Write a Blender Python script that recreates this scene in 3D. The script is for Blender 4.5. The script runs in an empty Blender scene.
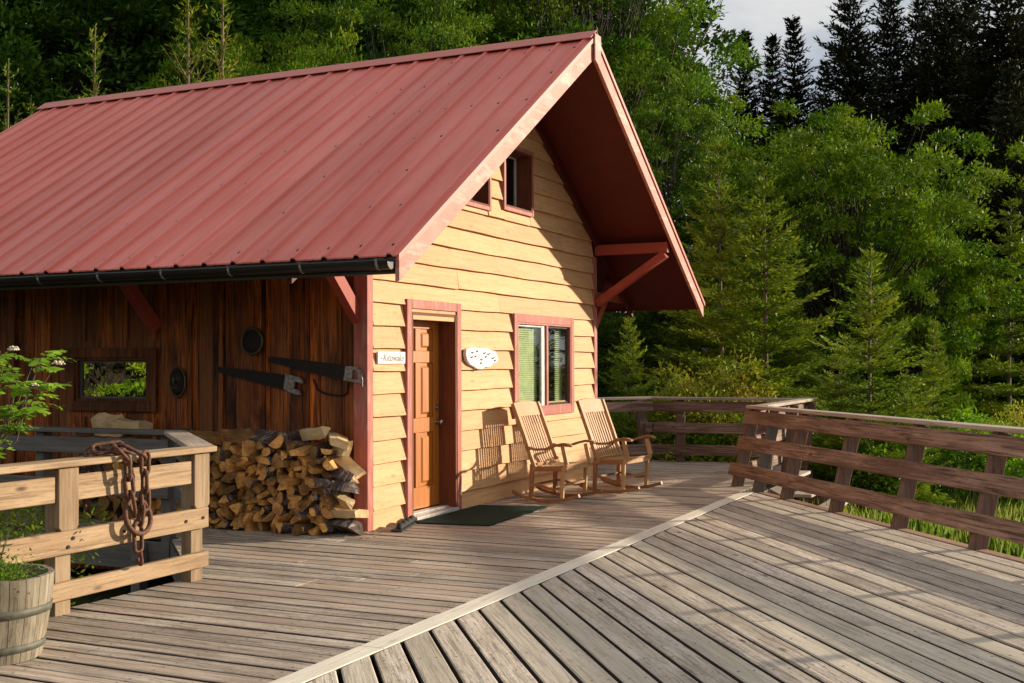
import bpy, math, random
import numpy as np
from mathutils import Vector, Matrix, Euler
R = math.radians
random.seed(7); rng = np.random.default_rng(7)
sc = bpy.context.scene
col = sc.collection

# ------------------------------------------------------------------ helpers
def tag(o, label=None, cat=None, group=None, kind=None):
    if label: o['label'] = label
    if cat: o['category'] = cat
    if group: o['group'] = group
    if kind: o['kind'] = kind
    return o

def empty(name, loc=(0, 0, 0), rz=0.0):
    o = bpy.data.objects.new(name, None); col.objects.link(o)
    o.location = loc; o.rotation_euler = (0, 0, rz); o.empty_display_size = .2
    return o

def copy_tree(o, parent=None):
    c = o.copy(); col.objects.link(c)
    if parent is not None: c.parent = parent
    for ch in list(o.children): copy_tree(ch, c)
    return c

class MB:
    """collects shapes; vertices are given in world space (or local space of an unrotated root)"""
    def __init__(s): s.v = []; s.f = []; s.m = []; s.sm = []
    def add(s, vs, fs, mi=0, smooth=False):
        o = len(s.v); s.v += [tuple(v) for v in vs]
        for f in fs: s.f.append(tuple(i + o for i in f)); s.m.append(mi); s.sm.append(smooth)
        return s
    def box(s, a, b, mi=0):
        (x0, y0, z0), (x1, y1, z1) = a, b
        x0, x1 = min(x0, x1), max(x0, x1); y0, y1 = min(y0, y1), max(y0, y1); z0, z1 = min(z0, z1), max(z0, z1)
        v = [(x0, y0, z0), (x1, y0, z0), (x1, y1, z0), (x0, y1, z0), (x0, y0, z1), (x1, y0, z1), (x1, y1, z1), (x0, y1, z1)]
        return s.add(v, [(0, 3, 2, 1), (4, 5, 6, 7), (0, 1, 5, 4), (1, 2, 6, 5), (2, 3, 7, 6), (3, 0, 4, 7)], mi)
    def bar(s, p, q, w, h, up=(0, 0, 1), mi=0, w2=None, h2=None):
        p = Vector(p); q = Vector(q); d = (q - p).normalized(); u = Vector(up)
        sd = d.cross(u).normalized(); u = sd.cross(d).normalized()
        w2 = w if w2 is None else w2; h2 = h if h2 is None else h2
        v = []
        for c, ww, hh in ((p, w, h), (q, w2, h2)):
            for a, b in ((-1, -1), (1, -1), (1, 1), (-1, 1)): v.append(c + sd * a * ww / 2 + u * b * hh / 2)
        return s.add(v, [(0, 1, 2, 3), (7, 6, 5, 4), (0, 4, 5, 1), (1, 5, 6, 2), (2, 6, 7, 3), (3, 7, 4, 0)], mi)
    def tube(s, pts, r, n=8, mi=0, closed=False):
        pts = [Vector(p) for p in pts]; N = len(pts); rs = r if isinstance(r, (list, tuple)) else [r] * N
        ref = Vector((0, 0, 1)); prev = None; vs = []
        for i, p in enumerate(pts):
            if closed: t = (pts[(i + 1) % N] - pts[i - 1]).normalized()
            else: t = (pts[min(i + 1, N - 1)] - pts[max(i - 1, 0)]).normalized()
            if prev is None:
                ref = Vector((0, 0, 1)) if abs(t.z) < .9 else Vector((1, 0, 0)); a = t.cross(ref).normalized()
            else: a = (prev - t * prev.dot(t)).normalized()
            prev = a; b = t.cross(a)
            for k in range(n):
                th = 2 * math.pi * k / n; vs.append(p + (a * math.cos(th) + b * math.sin(th)) * rs[i])
        fs = []
        for i in range(N if closed else N - 1):
            j = (i + 1) % N
            for k in range(n): fs.append((i * n + k, i * n + (k + 1) % n, j * n + (k + 1) % n, j * n + k))
        s.add(vs, fs, mi, True)
        if not closed: s.add(vs[:n], [tuple(range(n))[::-1]], mi); s.add(vs[-n:], [tuple(range(n))], mi)
        return s
    def lathe(s, prof, c=(0, 0, 0), n=32, mi=0, ax='Z', smooth=True):
        vs = []; c = Vector(c)
        for r, z in prof:
            for k in range(n):
                th = 2 * math.pi * k / n; p = Vector((r * math.cos(th), r * math.sin(th), z))
                if ax == 'X': p = Vector((p.z, p.x, p.y))
                vs.append(c + p)
        fs = [(i * n + k, i * n + (k + 1) % n, (i + 1) * n + (k + 1) % n, (i + 1) * n + k) for i in range(len(prof) - 1) for k in range(n)]
        return s.add(vs, fs, mi, smooth)
    def prism(s, poly, d, mi=0):
        """poly: list of 3-D points, d: extrusion vector"""
        n = len(poly); d = Vector(d); a = [Vector(p) for p in poly]; b = [p + d for p in a]
        return s.add(a + b, [tuple(range(n))[::-1], tuple(range(n, 2 * n))] + [(i, (i + 1) % n, n + (i + 1) % n, n + i) for i in range(n)], mi)
    def build(s, name, mats, parent=None, bevel=0, seg=1):
        mats = mats if isinstance(mats, (list, tuple)) else [mats]
        off = Vector((0, 0, 0))
        p = parent
        while p is not None: off += p.location; p = p.parent
        me = bpy.data.meshes.new(name); me.from_pydata([tuple(Vector(v) - off) for v in s.v], [], s.f)
        for m in mats: me.materials.append(m)
        me.polygons.foreach_set('material_index', s.m); me.polygons.foreach_set('use_smooth', s.sm); me.update()
        o = bpy.data.objects.new(name, me); col.objects.link(o)
        if parent is not None: o.parent = parent
        if bevel:
            b = o.modifiers.new('bevel', 'BEVEL'); b.width = bevel; b.segments = seg; b.limit_method = 'ANGLE'; b.angle_limit = R(40)
        return o

def npmesh(name, V, F, mat, smooth=False):
    me = bpy.data.meshes.new(name); nv = len(V); nf = len(F); k = F.shape[1]
    me.vertices.add(nv); me.vertices.foreach_set('co', V.astype(np.float32).ravel())
    me.loops.add(nf * k); me.loops.foreach_set('vertex_index', F.astype(np.int32).ravel())
    me.polygons.add(nf); me.polygons.foreach_set('loop_start', np.arange(0, nf * k, k, dtype=np.int32))
    me.materials.append(mat); me.update(calc_edges=True)
    if smooth: me.polygons.foreach_set('use_smooth', np.ones(nf, dtype=bool))
    return me

def mobj(name, me, parent=None):
    o = bpy.data.objects.new(name, me); col.objects.link(o)
    if parent is not None: o.parent = parent
    return o

# ------------------------------------------------------------------ materials
def newmat(name):
    m = bpy.data.materials.new(name); m.use_nodes = True; nt = m.node_tree
    b = nt.nodes['Principled BSDF']
    return m, nt, b
def N(nt, t, **k):
    n = nt.nodes.new(t)
    for a, v in k.items():
        if a in n.inputs.keys(): n.inputs[a].default_value = v
        else: setattr(n, a, v)
    return n
def L(nt, a, b): nt.links.new(a, b)
def ramp(nt, fac, stops, interp='LINEAR'):
    r = nt.nodes.new('ShaderNodeValToRGB'); e = r.color_ramp.elements; r.color_ramp.interpolation = interp
    while len(e) < len(stops): e.new(.5)
    for x, (p, c) in zip(e, stops):
        x.position = p; x.color = (c, c, c, 1) if isinstance(c, (int, float)) else (*c, 1)
    L(nt, fac, r.inputs[0]); return r.outputs[0]
def mix(nt, fac, a, b, mode='MIX'):
    n = nt.nodes.new('ShaderNodeMix'); n.data_type = 'RGBA'; n.blend_type = mode; n.clamp_factor = True
    for s, v in ((0, fac), (6, a), (7, b)):
        if isinstance(v, (int, float)): n.inputs[s].default_value = v if s == 0 else (v, v, v, 1)
        elif isinstance(v, tuple): n.inputs[s].default_value = (*v, 1)
        else: L(nt, v, n.inputs[s])
    return n.outputs[2]
def math_(nt, op, a, b=0.0):
    n = nt.nodes.new('ShaderNodeMath'); n.operation = op
    for i, v in enumerate((a, b)):
        if isinstance(v, (int, float)): n.inputs[i].default_value = v
        else: L(nt, v, n.inputs[i])
    return n.outputs[0]
def noise(nt, vec, scale, detail=4, rough=.55, dist=0):
    n = nt.nodes.new('ShaderNodeTexNoise'); n.inputs['Scale'].default_value = scale; n.inputs['Detail'].default_value = detail
    n.inputs['Roughness'].default_value = rough; n.inputs['Distortion'].default_value = dist; L(nt, vec, n.inputs['Vector']); return n.outputs[0]
def mapping(nt, vec, sc_=(1, 1, 1), add=None):
    if add is not None:
        v = nt.nodes.new('ShaderNodeVectorMath'); v.operation = 'SCALE'; cx = nt.nodes.new('ShaderNodeCombineXYZ')
        for i in range(3): L(nt, add, cx.inputs[i])
        L(nt, cx.outputs[0], v.inputs[0]); v.inputs['Scale'].default_value = 57.3
        a = nt.nodes.new('ShaderNodeVectorMath'); a.operation = 'ADD'; L(nt, vec, a.inputs[0]); L(nt, v.outputs[0], a.inputs[1]); vec = a.outputs[0]
    m = nt.nodes.new('ShaderNodeMapping'); m.inputs['Scale'].default_value = sc_; L(nt, vec, m.inputs['Vector']); return m.outputs[0]

def wood(name, a, b, dark, axis='X', rough=.75, bump=.4, var=(.75, 1.15), streak=.6, blotch=.4, blotchcol=None, knots=.7, tint=None, spec=.3, area=0.0, drip=0.0, grit=.25, areacol=None):
    m, nt, bs = newmat(name)
    tc = nt.nodes.new('ShaderNodeTexCoord').outputs['Object']; geo = nt.nodes.new('ShaderNodeNewGeometry'); isl = geo.outputs['Random Per Island']
    ax = {'X': 0, 'Y': 1, 'Z': 2}[axis]
    def s(al, ac): v = [ac] * 3; v[ax] = al; return tuple(v)
    g1 = noise(nt, mapping(nt, tc, s(.9, 11), isl), 1, 6, .62, .8)
    g2 = noise(nt, mapping(nt, tc, s(2.0, 52), isl), 1, 4, .65, .5)
    g3 = noise(nt, mapping(nt, tc, s(1.1, 2.6), isl), 1, 4, .6)
    c = mix(nt, ramp(nt, g1, [(.32, 0.), (.68, 1.)]), a, b)
    st = ramp(nt, g2, [(.36, 1.), (.52, 0.)])
    c = mix(nt, math_(nt, 'MULTIPLY', st, streak), c, dark)
    bc = blotchcol if blotchcol else dark
    c = mix(nt, math_(nt, 'MULTIPLY', ramp(nt, g3, [(.48, 0.), (.68, 1.)]), blotch), c, bc)
    if knots:
        vo = nt.nodes.new('ShaderNodeTexVoronoi'); vo.inputs['Scale'].default_value = 1.0
        L(nt, mapping(nt, tc, s(2.2, 6.5), isl), vo.inputs['Vector'])
        kn = ramp(nt, vo.outputs['Distance'], [(.05, 1.), (.14, 0.)])
        c = mix(nt, math_(nt, 'MULTIPLY', kn, knots), c, dark)
    g4 = noise(nt, mapping(nt, tc, s(4.5, 120), isl), 1, 4, .7, 1.2)          # hairline checks and grit
    c = mix(nt, math_(nt, 'MULTIPLY', ramp(nt, g4, [(.30, 1.), (.42, 0.)]), streak), c, dark)
    gg = noise(nt, mapping(nt, tc, s(26, 60), isl), 1, 4, .75, .6)
    c = mix(nt, math_(nt, 'MULTIPLY', ramp(nt, gg, [(.34, 1.), (.47, 0.)]), grit), c, dark)
    if area:
        ga = noise(nt, tc, 1.6, 5, .65)
        c = mix(nt, math_(nt, 'MULTIPLY', ramp(nt, ga, [(.46, 0.), (.64, 1.)]), area), c, areacol or dark)
    if drip:
        gd = noise(nt, mapping(nt, tc, (26, 26, 1.6)), 1, 5, .7, .3); gd2 = noise(nt, mapping(nt, tc, (3, 3, 3)), 1, 2)
        c = mix(nt, math_(nt, 'MULTIPLY', math_(nt, 'MULTIPLY', ramp(nt, gd, [(.56, 0.), (.70, 1.)]), ramp(nt, gd2, [(.4, 0.), (.6, 1.)])), drip), c, dark)
    br = nt.nodes.new('ShaderNodeMapRange'); br.inputs['To Min'].default_value = var[0]; br.inputs['To Max'].default_value = var[1]; L(nt, isl, br.inputs['Value'])
    c = mix(nt, 1.0, c, br.outputs[0], 'MULTIPLY')
    if tint:   # a second per-board shift towards another tone
        h = nt.nodes.new('ShaderNodeTexWhiteNoise'); h.noise_dimensions = '1D'; L(nt, math_(nt, 'MULTIPLY', isl, 917.3), h.inputs['W'])
        c = mix(nt, math_(nt, 'MULTIPLY', ramp(nt, h.outputs['Value'], [(.35, 0.), (1., 1.)]), .75), c, tint, 'MIX')
        c = mix(nt, math_(nt, 'MULTIPLY', st, streak * .5), c, dark)
    L(nt, c, bs.inputs['Base Color']); bs.inputs['Roughness'].default_value = rough; bs.inputs['Specular IOR Level'].default_value = spec
    bp = nt.nodes.new('ShaderNodeBump'); bp.inputs['Strength'].default_value = bump; bp.inputs['Distance'].default_value = .004
    L(nt, math_(nt, 'ADD', g1, math_(nt, 'MULTIPLY', g2, .8)), bp.inputs['Height']); L(nt, bp.outputs[0], bs.inputs['Normal'])
    return m

def painted(name, a, b, wear, wearamt=.5, axis='Z', rough=.6, scale=14, bump=.25):
    m, nt, bs = newmat(name)
    tc = nt.nodes.new('ShaderNodeTexCoord').outputs['Object']; isl = nt.nodes.new('ShaderNodeNewGeometry').outputs['Random Per Island']
    v = [scale] * 3; v[{'X': 0, 'Y': 1, 'Z': 2}[axis]] = scale * .22
    g = noise(nt, mapping(nt, tc, tuple(v), isl), 1, 6, .65, .4)
    g2 = noise(nt, mapping(nt, tc, (3, 3, 3), isl), 1, 4, .6)
    c = mix(nt, ramp(nt, g2, [(.35, 0.), (.65, 1.)]), a, b)
    c = mix(nt, math_(nt, 'MULTIPLY', ramp(nt, g, [(.5, 0.), (.66, 1.)]), wearamt), c, wear)
    L(nt, c, bs.inputs['Base Color']); bs.inputs['Roughness'].default_value = rough; bs.inputs['Specular IOR Level'].default_value = .3
    bp = nt.nodes.new('ShaderNodeBump'); bp.inputs['Strength'].default_value = bump; bp.inputs['Distance'].default_value = .003; L(nt, g, bp.inputs['Height']); L(nt, bp.outputs[0], bs.inputs['Normal'])
    return m

def plain(name, c, rough=.6, metal=0, bumpscale=0, c2=None, spec=.5):
    m, nt, bs = newmat(name); tc = nt.nodes.new('ShaderNodeTexCoord').outputs['Object']
    g = noise(nt, tc, bumpscale or 9, 5, .6)
    L(nt, mix(nt, ramp(nt, g, [(.38, 0.), (.62, 1.)]), c, c2 or tuple(x * .75 for x in c)), bs.inputs['Base Color'])
    bs.inputs['Roughness'].default_value = rough; bs.inputs['Metallic'].default_value = metal; bs.inputs['Specular IOR Level'].default_value = spec
    if bumpscale:
        bp = nt.nodes.new('ShaderNodeBump'); bp.inputs['Strength'].default_value = .4; bp.inputs['Distance'].default_value = .004; L(nt, g, bp.inputs['Height']); L(nt, bp.outputs[0], bs.inputs['Normal'])
    return m

def leafmat(name, a, b, c3=None, trans=.35, rough=.55):
    m, nt, bs = newmat(name); isl = nt.nodes.new('ShaderNodeNewGeometry').outputs['Random Per Island']
    oi = nt.nodes.new('ShaderNodeObjectInfo').outputs['Random']
    tc = nt.nodes.new('ShaderNodeTexCoord').outputs['Object']
    c = mix(nt, math_(nt, 'ADD', math_(nt, 'MULTIPLY', math_(nt, 'POWER', isl, 2.2), .72), math_(nt, 'MULTIPLY', ramp(nt, noise(nt, mapping(nt, tc, (1, 1, 1), oi), .8, 2), [(.38, 0.), (.62, 1.)]), .38)), a, b)  # mostly dark leaves, few bright: sunlit flecks and shaded gaps put into colour
    g = noise(nt, mapping(nt, tc, (1, 1, 1), oi), 1.0, 4)
    if c3: c = mix(nt, math_(nt, 'MULTIPLY', ramp(nt, g, [(.48, 0.), (.66, 1.)]), .7), c, c3)
    v = nt.nodes.new('ShaderNodeMapRange'); v.inputs['To Min'].default_value = .75; v.inputs['To Max'].default_value = 1.2; L(nt, oi, v.inputs['Value'])
    c = mix(nt, 1.0, c, v.outputs[0], 'MULTIPLY')
    L(nt, c, bs.inputs['Base Color']); bs.inputs['Roughness'].default_value = rough; bs.inputs['Specular IOR Level'].default_value = .10
    tr = nt.nodes.new('ShaderNodeBsdfTranslucent'); L(nt, mix(nt, 1.0, c, (1.25, 1.3, .5), 'MULTIPLY'), tr.inputs['Color'])
    mx = nt.nodes.new('ShaderNodeMixShader'); mx.inputs[0].default_value = trans
    L(nt, bs.outputs[0], mx.inputs[1]); L(nt, tr.outputs[0], mx.inputs[2]); L(nt, mx.outputs[0], nt.nodes['Material Output'].inputs['Surface'])
    return m

M = {}
M['deckY'] = wood('deck_wood_main', (.42, .33, .25), (.68, .58, .475), (.07, .048, .034), 'Y', tint=(.50, .37, .27), var=(.68, 1.18), streak=.55, grit=.6, blotch=.55, blotchcol=(.22, .155, .11), bump=.9, knots=.9, area=.35, areacol=(.24, .175, .13))
M['deckedge'] = plain('weathered_gap_shade', (.055, .04, .03), .95)  # grimy board sides with gap shade put into the colour; nail heads too
M['deckX'] = wood('deck_wood_angled', (.55, .45, .345), (.82, .70, .58), (.09, .065, .045), 'X', tint=(.54, .47, .36), var=(.68, 1.12), streak=.5, grit=.65, blotch=.55, blotchcol=(.29, .235, .165), bump=.9, knots=.9, area=.3, areacol=(.31, .24, .175))
M['trim'] = wood('trim_wood', (.72, .65, .52), (.82, .76, .64), (.40, .31, .21), 'X', var=(.95, 1.05), streak=.35, blotch=.2, knots=.5)
M['edgered'] = wood('edge_wood', (.34, .20, .13), (.42, .26, .18), (.14, .08, .05), 'X', streak=.5)
M['cedarX'] = wood('rail_wood_new', (.29, .18, .095), (.45, .315, .185), (.10, .052, .026), 'X', var=(.85, 1.1), streak=.6, blotch=.65, knots=1.0, blotchcol=(.27, .18, .11))
M['cedarZ'] = wood('post_wood_new', (.23, .15, .085), (.36, .26, .16), (.16, .09, .045), 'Z', var=(.85, 1.1), streak=.6, blotch=.5, knots=.7)
M['greyX'] = wood('rail_wood_grey', (.10, .09, .08), (.17, .155, .14), (.07, .055, .045), 'X', streak=.55)
M['greyY'] = wood('rail_wood_grey_y', (.10, .09, .08), (.17, .155, .14), (.07, .055, .045), 'Y', streak=.55)
M['greyZ'] = wood('post_wood_grey', (.09, .08, .07), (.15, .135, .12), (.07, .055, .045), 'Z', streak=.55)
M['brownX'] = wood('rail_wood_brown', (.14, .075, .05), (.40, .255, .185), (.045, .022, .014), 'X', var=(.75, 1.15), streak=.85, blotch=.6, blotchcol=(.12, .06, .04), knots=.8)
M['brownY'] = wood('rail_wood_brown_y', (.14, .078, .056), (.22, .13, .10), (.065, .035, .022), 'Y', var=(.8, 1.15), streak=.6, blotch=.4)
M['brownZ'] = wood('post_wood_brown', (.13, .078, .056), (.205, .125, .095), (.06, .035, .022), 'Z', var=(.8, 1.15), streak=.6, blotch=.4)
M['capX'] = wood('cap_wood', (.36, .28, .22), (.52, .43, .35), (.16, .11, .08), 'X', var=(.85, 1.1), streak=.5)
M['capY'] = wood('cap_wood_y', (.30, .23, .19), (.44, .36, .30), (.14, .10, .075), 'Y', var=(.85, 1.1), streak=.5)
M['plank'] = wood('barn_plank_wood', (.22, .040, .005), (.85, .22, .025), (.008, .003, .002), 'Z', var=(.25, 1.25), streak=.85, blotch=.9, knots=.95, bump=.7, tint=(.22, .075, .022), rough=.6)
M['plankframe'] = wood('window_board_wood', (.09, .026, .008), (.24, .075, .02), (.015, .006, .003), 'Z', var=(.6, 1.1), streak=.7, blotch=.7)
M['siding'] = wood('siding_painted_wood', (.655, .35, .15), (.73, .425, .205), (.38, .16, .05), 'X', var=(.86, 1.06), streak=.34, blotch=.36, blotchcol=(.62, .31, .11), drip=.5, knots=.6, bump=.35, rough=.65)
M['redtrim'] = painted('red_trim_paint', (.42, .125, .09), (.36, .10, .075), (.55, .30, .24), .45, 'Z')
M['rake'] = painted('weathered_red_paint', (.56, .235, .18), (.46, .16, .12), (.72, .48, .40), .7, 'X', scale=10)
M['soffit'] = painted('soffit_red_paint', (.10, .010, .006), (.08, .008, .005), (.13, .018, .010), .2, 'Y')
M['brace'] = painted('brace_red_paint', (.36, .06, .032), (.30, .05, .028), (.42, .12, .08), .25, 'Y')
M['jamb'] = wood('jamb_wood', (.16, .05, .02), (.22, .072, .03), (.07, .02, .01), 'Z', var=(.9, 1.05), streak=.5, knots=.3)
M['door'] = wood('door_varnished_wood', (.42, .125, .013), (.52, .18, .024), (.28, .08, .01), 'Z', var=(.98, 1.02), streak=.4, blotch=.15, knots=0, rough=.38, bump=.12, spec=.5)
M['teak'] = wood('chair_teak', (.37, .20, .085), (.52, .315, .145), (.28, .13, .05), 'Z', var=(.85, 1.1), streak=.35, blotch=.2, knots=.2, rough=.55)
M['teakdark'] = wood('chair_teak_dark', (.30, .13, .055), (.40, .20, .09), (.14, .05, .02), 'Y', var=(.85, 1.1), streak=.35, blotch=.2, knots=.2, rough=.5)
M['iron'] = plain('rusty_iron', (.17, .07, .035), .75, .35, 60, (.075, .035, .022))
M['blackiron'] = plain('dark_iron', (.020, .013, .010), .7, .3, 30)
M['gutter'] = plain('gutter_metal', (.030, .024, .021), .32, .3, 4)
M['steel'] = plain('worn_steel', (.36, .32, .29), .5, .4, 40, (.16, .13, .11))
M['white'] = plain('white_paint', (.78, .78, .75), .5, 0, 12, (.7, .69, .65))
M['ink'] = plain('dark_ink', (.08, .07, .07), .7)
M['inkgrey'] = plain('grey_ink', (.30, .29, .28), .7)
M['rubber'] = plain('black_rubber', (.012, .012, .013), .8, 0, 60)
M['mat'] = plain('green_mat_fibre', (.012, .028, .020), .95, 0, 220, (.022, .042, .030), .1)
M['soil'] = plain('soil', (.03, .02, .014), .95, 0, 25)
M['brass'] = plain('worn_brass', (.10, .08, .035), .5, .5, 20)
M['silver'] = plain('door_hardware', (.6, .57, .5), .25, .9)
M['alu'] = plain('threshold_metal', (.62, .60, .56), .4, .3, 20)
M['sash'] = plain('vinyl_sash', (.66, .64, .60), .5)
M['blind'] = plain('blind_slats', (.56, .58, .30), .6)
M['dark_backing'] = plain('dark_room_backing', (.05, .04, .03), .9)
M['barkdark'] = plain('tree_bark', (.055, .04, .03), .9, 0, 18, (.03, .022, .017))
M['barksap'] = plain('thin_sapling_bark', (.15, .11, .06), .9)
M['barkpale'] = plain('sapling_bark', (.17, .13, .085), .85, 0, 18, (.11, .08, .05))

def glassmat(name, tint, refl=.25, gcol=(.95, 1, .95)):
    m, nt, bs = newmat(name); out = nt.nodes['Material Output']
    g = nt.nodes.new('ShaderNodeBsdfGlossy'); g.inputs['Roughness'].default_value = .01; g.inputs['Color'].default_value = (*gcol, 1)
    t = nt.nodes.new('ShaderNodeBsdfTransparent'); t.inputs['Color'].default_value = (*tint, 1)
    fr = nt.nodes.new('ShaderNodeLayerWeight'); fr.inputs['Blend'].default_value = .5
    mx = nt.nodes.new('ShaderNodeMixShader'); L(nt, math_(nt, 'MAXIMUM', math_(nt, 'POWER', fr.outputs['Facing'], 4.0), refl), mx.inputs[0])
    L(nt, t.outputs[0], mx.inputs[1]); L(nt, g.outputs[0], mx.inputs[2]); L(nt, mx.outputs[0], out.inputs['Surface'])
    tc = nt.nodes.new('ShaderNodeTexCoord').outputs['Object']; bp = nt.nodes.new('ShaderNodeBump'); bp.inputs['Strength'].default_value = .12; bp.inputs['Distance'].default_value = .01
    L(nt, noise(nt, tc, 3, 2), bp.inputs['Height']); L(nt, bp.outputs[0], g.inputs['Normal'])
    return m
M['glass'] = glassmat('window_glass', (.93, .97, .93), .06)
M['glassside'] = glassmat('side_window_glass', (.4, .45, .4), .9, (.62, .62, .55))

# metal roof: two reds faded by the sun, fine dust streaks down the slope
m, nt, bs = newmat('painted_metal_roof')
tc = nt.nodes.new('ShaderNodeTexCoord').outputs['Object']
g = noise(nt, mapping(nt, tc, (.35, 3.5, .35)), 1, 4, .6); g2 = noise(nt, mapping(nt, tc, (1.2, 22, 1.2)), 1, 4, .6); g3 = noise(nt, tc, 1.1, 4)
c = mix(nt, ramp(nt, g, [(.42, 0.), (.58, 1.)]), (.62, .125, .085), (.70, .175, .13))
c = mix(nt, math_(nt, 'MULTIPLY', ramp(nt, g2, [(.55, 0.), (.75, 1.)]), .22), c, (.70, .30, .23))
c = mix(nt, math_(nt, 'MULTIPLY', ramp(nt, g3, [(.5, 0.), (.72, 1.)]), .25), c, (.50, .105, .07))
L(nt, c, bs.inputs['Base Color']); sx = nt.nodes.new('ShaderNodeSeparateXYZ'); L(nt, tc, sx.inputs[0])
fl = math_(nt, 'FLOOR', math_(nt, 'DIVIDE', math_(nt, 'ADD', sx.outputs[1], 1.08), .915)); wn = nt.nodes.new('ShaderNodeTexWhiteNoise'); wn.noise_dimensions = '1D'; L(nt, math_(nt, 'ADD', fl, 3.7), wn.inputs['W'])
mr = nt.nodes.new('ShaderNodeMapRange'); mr.inputs['To Min'].default_value = .88; mr.inputs['To Max'].default_value = 1.06; L(nt, wn.outputs['Value'], mr.inputs['Value'])
c = mix(nt, 1.0, c, mr.outputs[0], 'MULTIPLY')
g5 = noise(nt, mapping(nt, tc, (40, 55, 40)), 1, 3, .7); g6 = noise(nt, tc, .9, 3)
c = mix(nt, math_(nt, 'MULTIPLY', math_(nt, 'MULTIPLY', ramp(nt, g5, [(.62, 0.), (.68, 1.)]), ramp(nt, g6, [(.45, 0.), (.6, 1.)])), .5), c, (.20, .07, .05))
L(nt, c, bs.inputs['Base Color']); bs.inputs['Roughness'].default_value = .5; bs.inputs['Specular IOR Level'].default_value = .4
M['roof'] = m
M['ridge'] = painted('ridge_metal_paint', (.56, .15, .11), (.52, .13, .09), (.6, .25, .2), .2, 'Y', rough=.45)

# firewood: split faces and bark
def barkmat(name, a, b, w, amt):
    m, nt, bs = newmat(name); tc = nt.nodes.new('ShaderNodeTexCoord').outputs['Object']; oi = nt.nodes.new('ShaderNodeObjectInfo').outputs['Random']
    g = noise(nt, mapping(nt, tc, (7, 16, 16), oi), 1, 6, .7, .5); g2 = noise(nt, mapping(nt, tc, (26, 8, 8), oi), 1, 4, .6)
    c = mix(nt, ramp(nt, g, [(.4, 0.), (.6, 1.)]), a, b)
    c = mix(nt, math_(nt, 'MULTIPLY', ramp(nt, g2, [(.52, 0.), (.6, 1.)]), amt), c, w)
    L(nt, c, bs.inputs['Base Color']); bs.inputs['Roughness'].default_value = .9
    bp = nt.nodes.new('ShaderNodeBump'); bp.inputs['Strength'].default_value = .9; bp.inputs['Distance'].default_value = .01; L(nt, g, bp.inputs['Height']); L(nt, bp.outputs[0], bs.inputs['Normal'])
    return m
M['bark'] = barkmat('log_bark', (.055, .035, .027), (.15, .10, .08), (.55, .48, .42), .6)
def splitmat(name, a, b, d, lo=.55, hi=1.15):
    m, nt, bs = newmat(name); tc = nt.nodes.new('ShaderNodeTexCoord').outputs['Object']; oi = nt.nodes.new('ShaderNodeObjectInfo').outputs['Random']
    g = noise(nt, mapping(nt, tc, (3, 30, 30), oi), 1, 5, .65, .4); g2 = noise(nt, mapping(nt, tc, (5, 5, 5), oi), 1, 3)
    c = mix(nt, ramp(nt, g, [(.35, 0.), (.65, 1.)]), a, b)
    c = mix(nt, math_(nt, 'MULTIPLY', ramp(nt, g2, [(.45, 0.), (.65, 1.)]), .7), c, d)
    v = nt.nodes.new('ShaderNodeMapRange'); v.inputs['To Min'].default_value = lo; v.inputs['To Max'].default_value = hi; L(nt, oi, v.inputs['Value'])
    L(nt, mix(nt, 1.0, c, v.outputs[0], 'MULTIPLY'), bs.inputs['Base Color']); bs.inputs['Roughness'].default_value = .85
    bp = nt.nodes.new('ShaderNodeBump'); bp.inputs['Strength'].default_value = .8; bp.inputs['Distance'].default_value = .006; L(nt, g, bp.inputs['Height']); L(nt, bp.outputs[0], bs.inputs['Normal'])
    return m
M['split'] = splitmat('split_wood', (.54, .225, .05), (.82, .44, .13), (.18, .062, .016), .28, 1.35)
M['splitpale'] = splitmat('pale_split_wood', (.62, .42, .20), (.74, .55, .30), (.46, .27, .10), .9, 1.1)

# ------------------------------------------------------------------ camera
CX, CY, CZ = -9.4046, -5.8842, 1.55
yaw, pit, roll, F = R(25.1733), R(1.0357), R(-.2216), 1177.08
fw = Vector((math.cos(yaw), math.sin(yaw), 0)); rt = Vector((math.sin(yaw), -math.cos(yaw), 0)); up = Vector((0, 0, 1))
f2 = fw * math.cos(pit) + up * math.sin(pit); u2 = up * math.cos(pit) - fw * math.sin(pit)
r3 = rt * math.cos(roll) + u2 * math.sin(roll); u3 = u2 * math.cos(roll) - rt * math.sin(roll)
cd = bpy.data.cameras.new('camera'); cam = bpy.data.objects.new('camera', cd); col.objects.link(cam)
cam.matrix_world = Matrix(((r3.x, u3.x, -f2.x, CX), (r3.y, u3.y, -f2.y, CY), (r3.z, u3.z, -f2.z, CZ), (0, 0, 0, 1)))
cd.sensor_width = 36; cd.lens = 36 * F / 1024; cd.clip_end = 2000; cd.clip_start = .05
sc.camera = cam
def ground_pt(bearing_px, depth):
    """a place on the ground given as bearing (in picture columns) and distance ahead of the viewpoint"""
    p = Vector((CX, CY, 0)) + depth * (fw + rt * ((bearing_px - 512) / F)); return p.x, p.y

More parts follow.
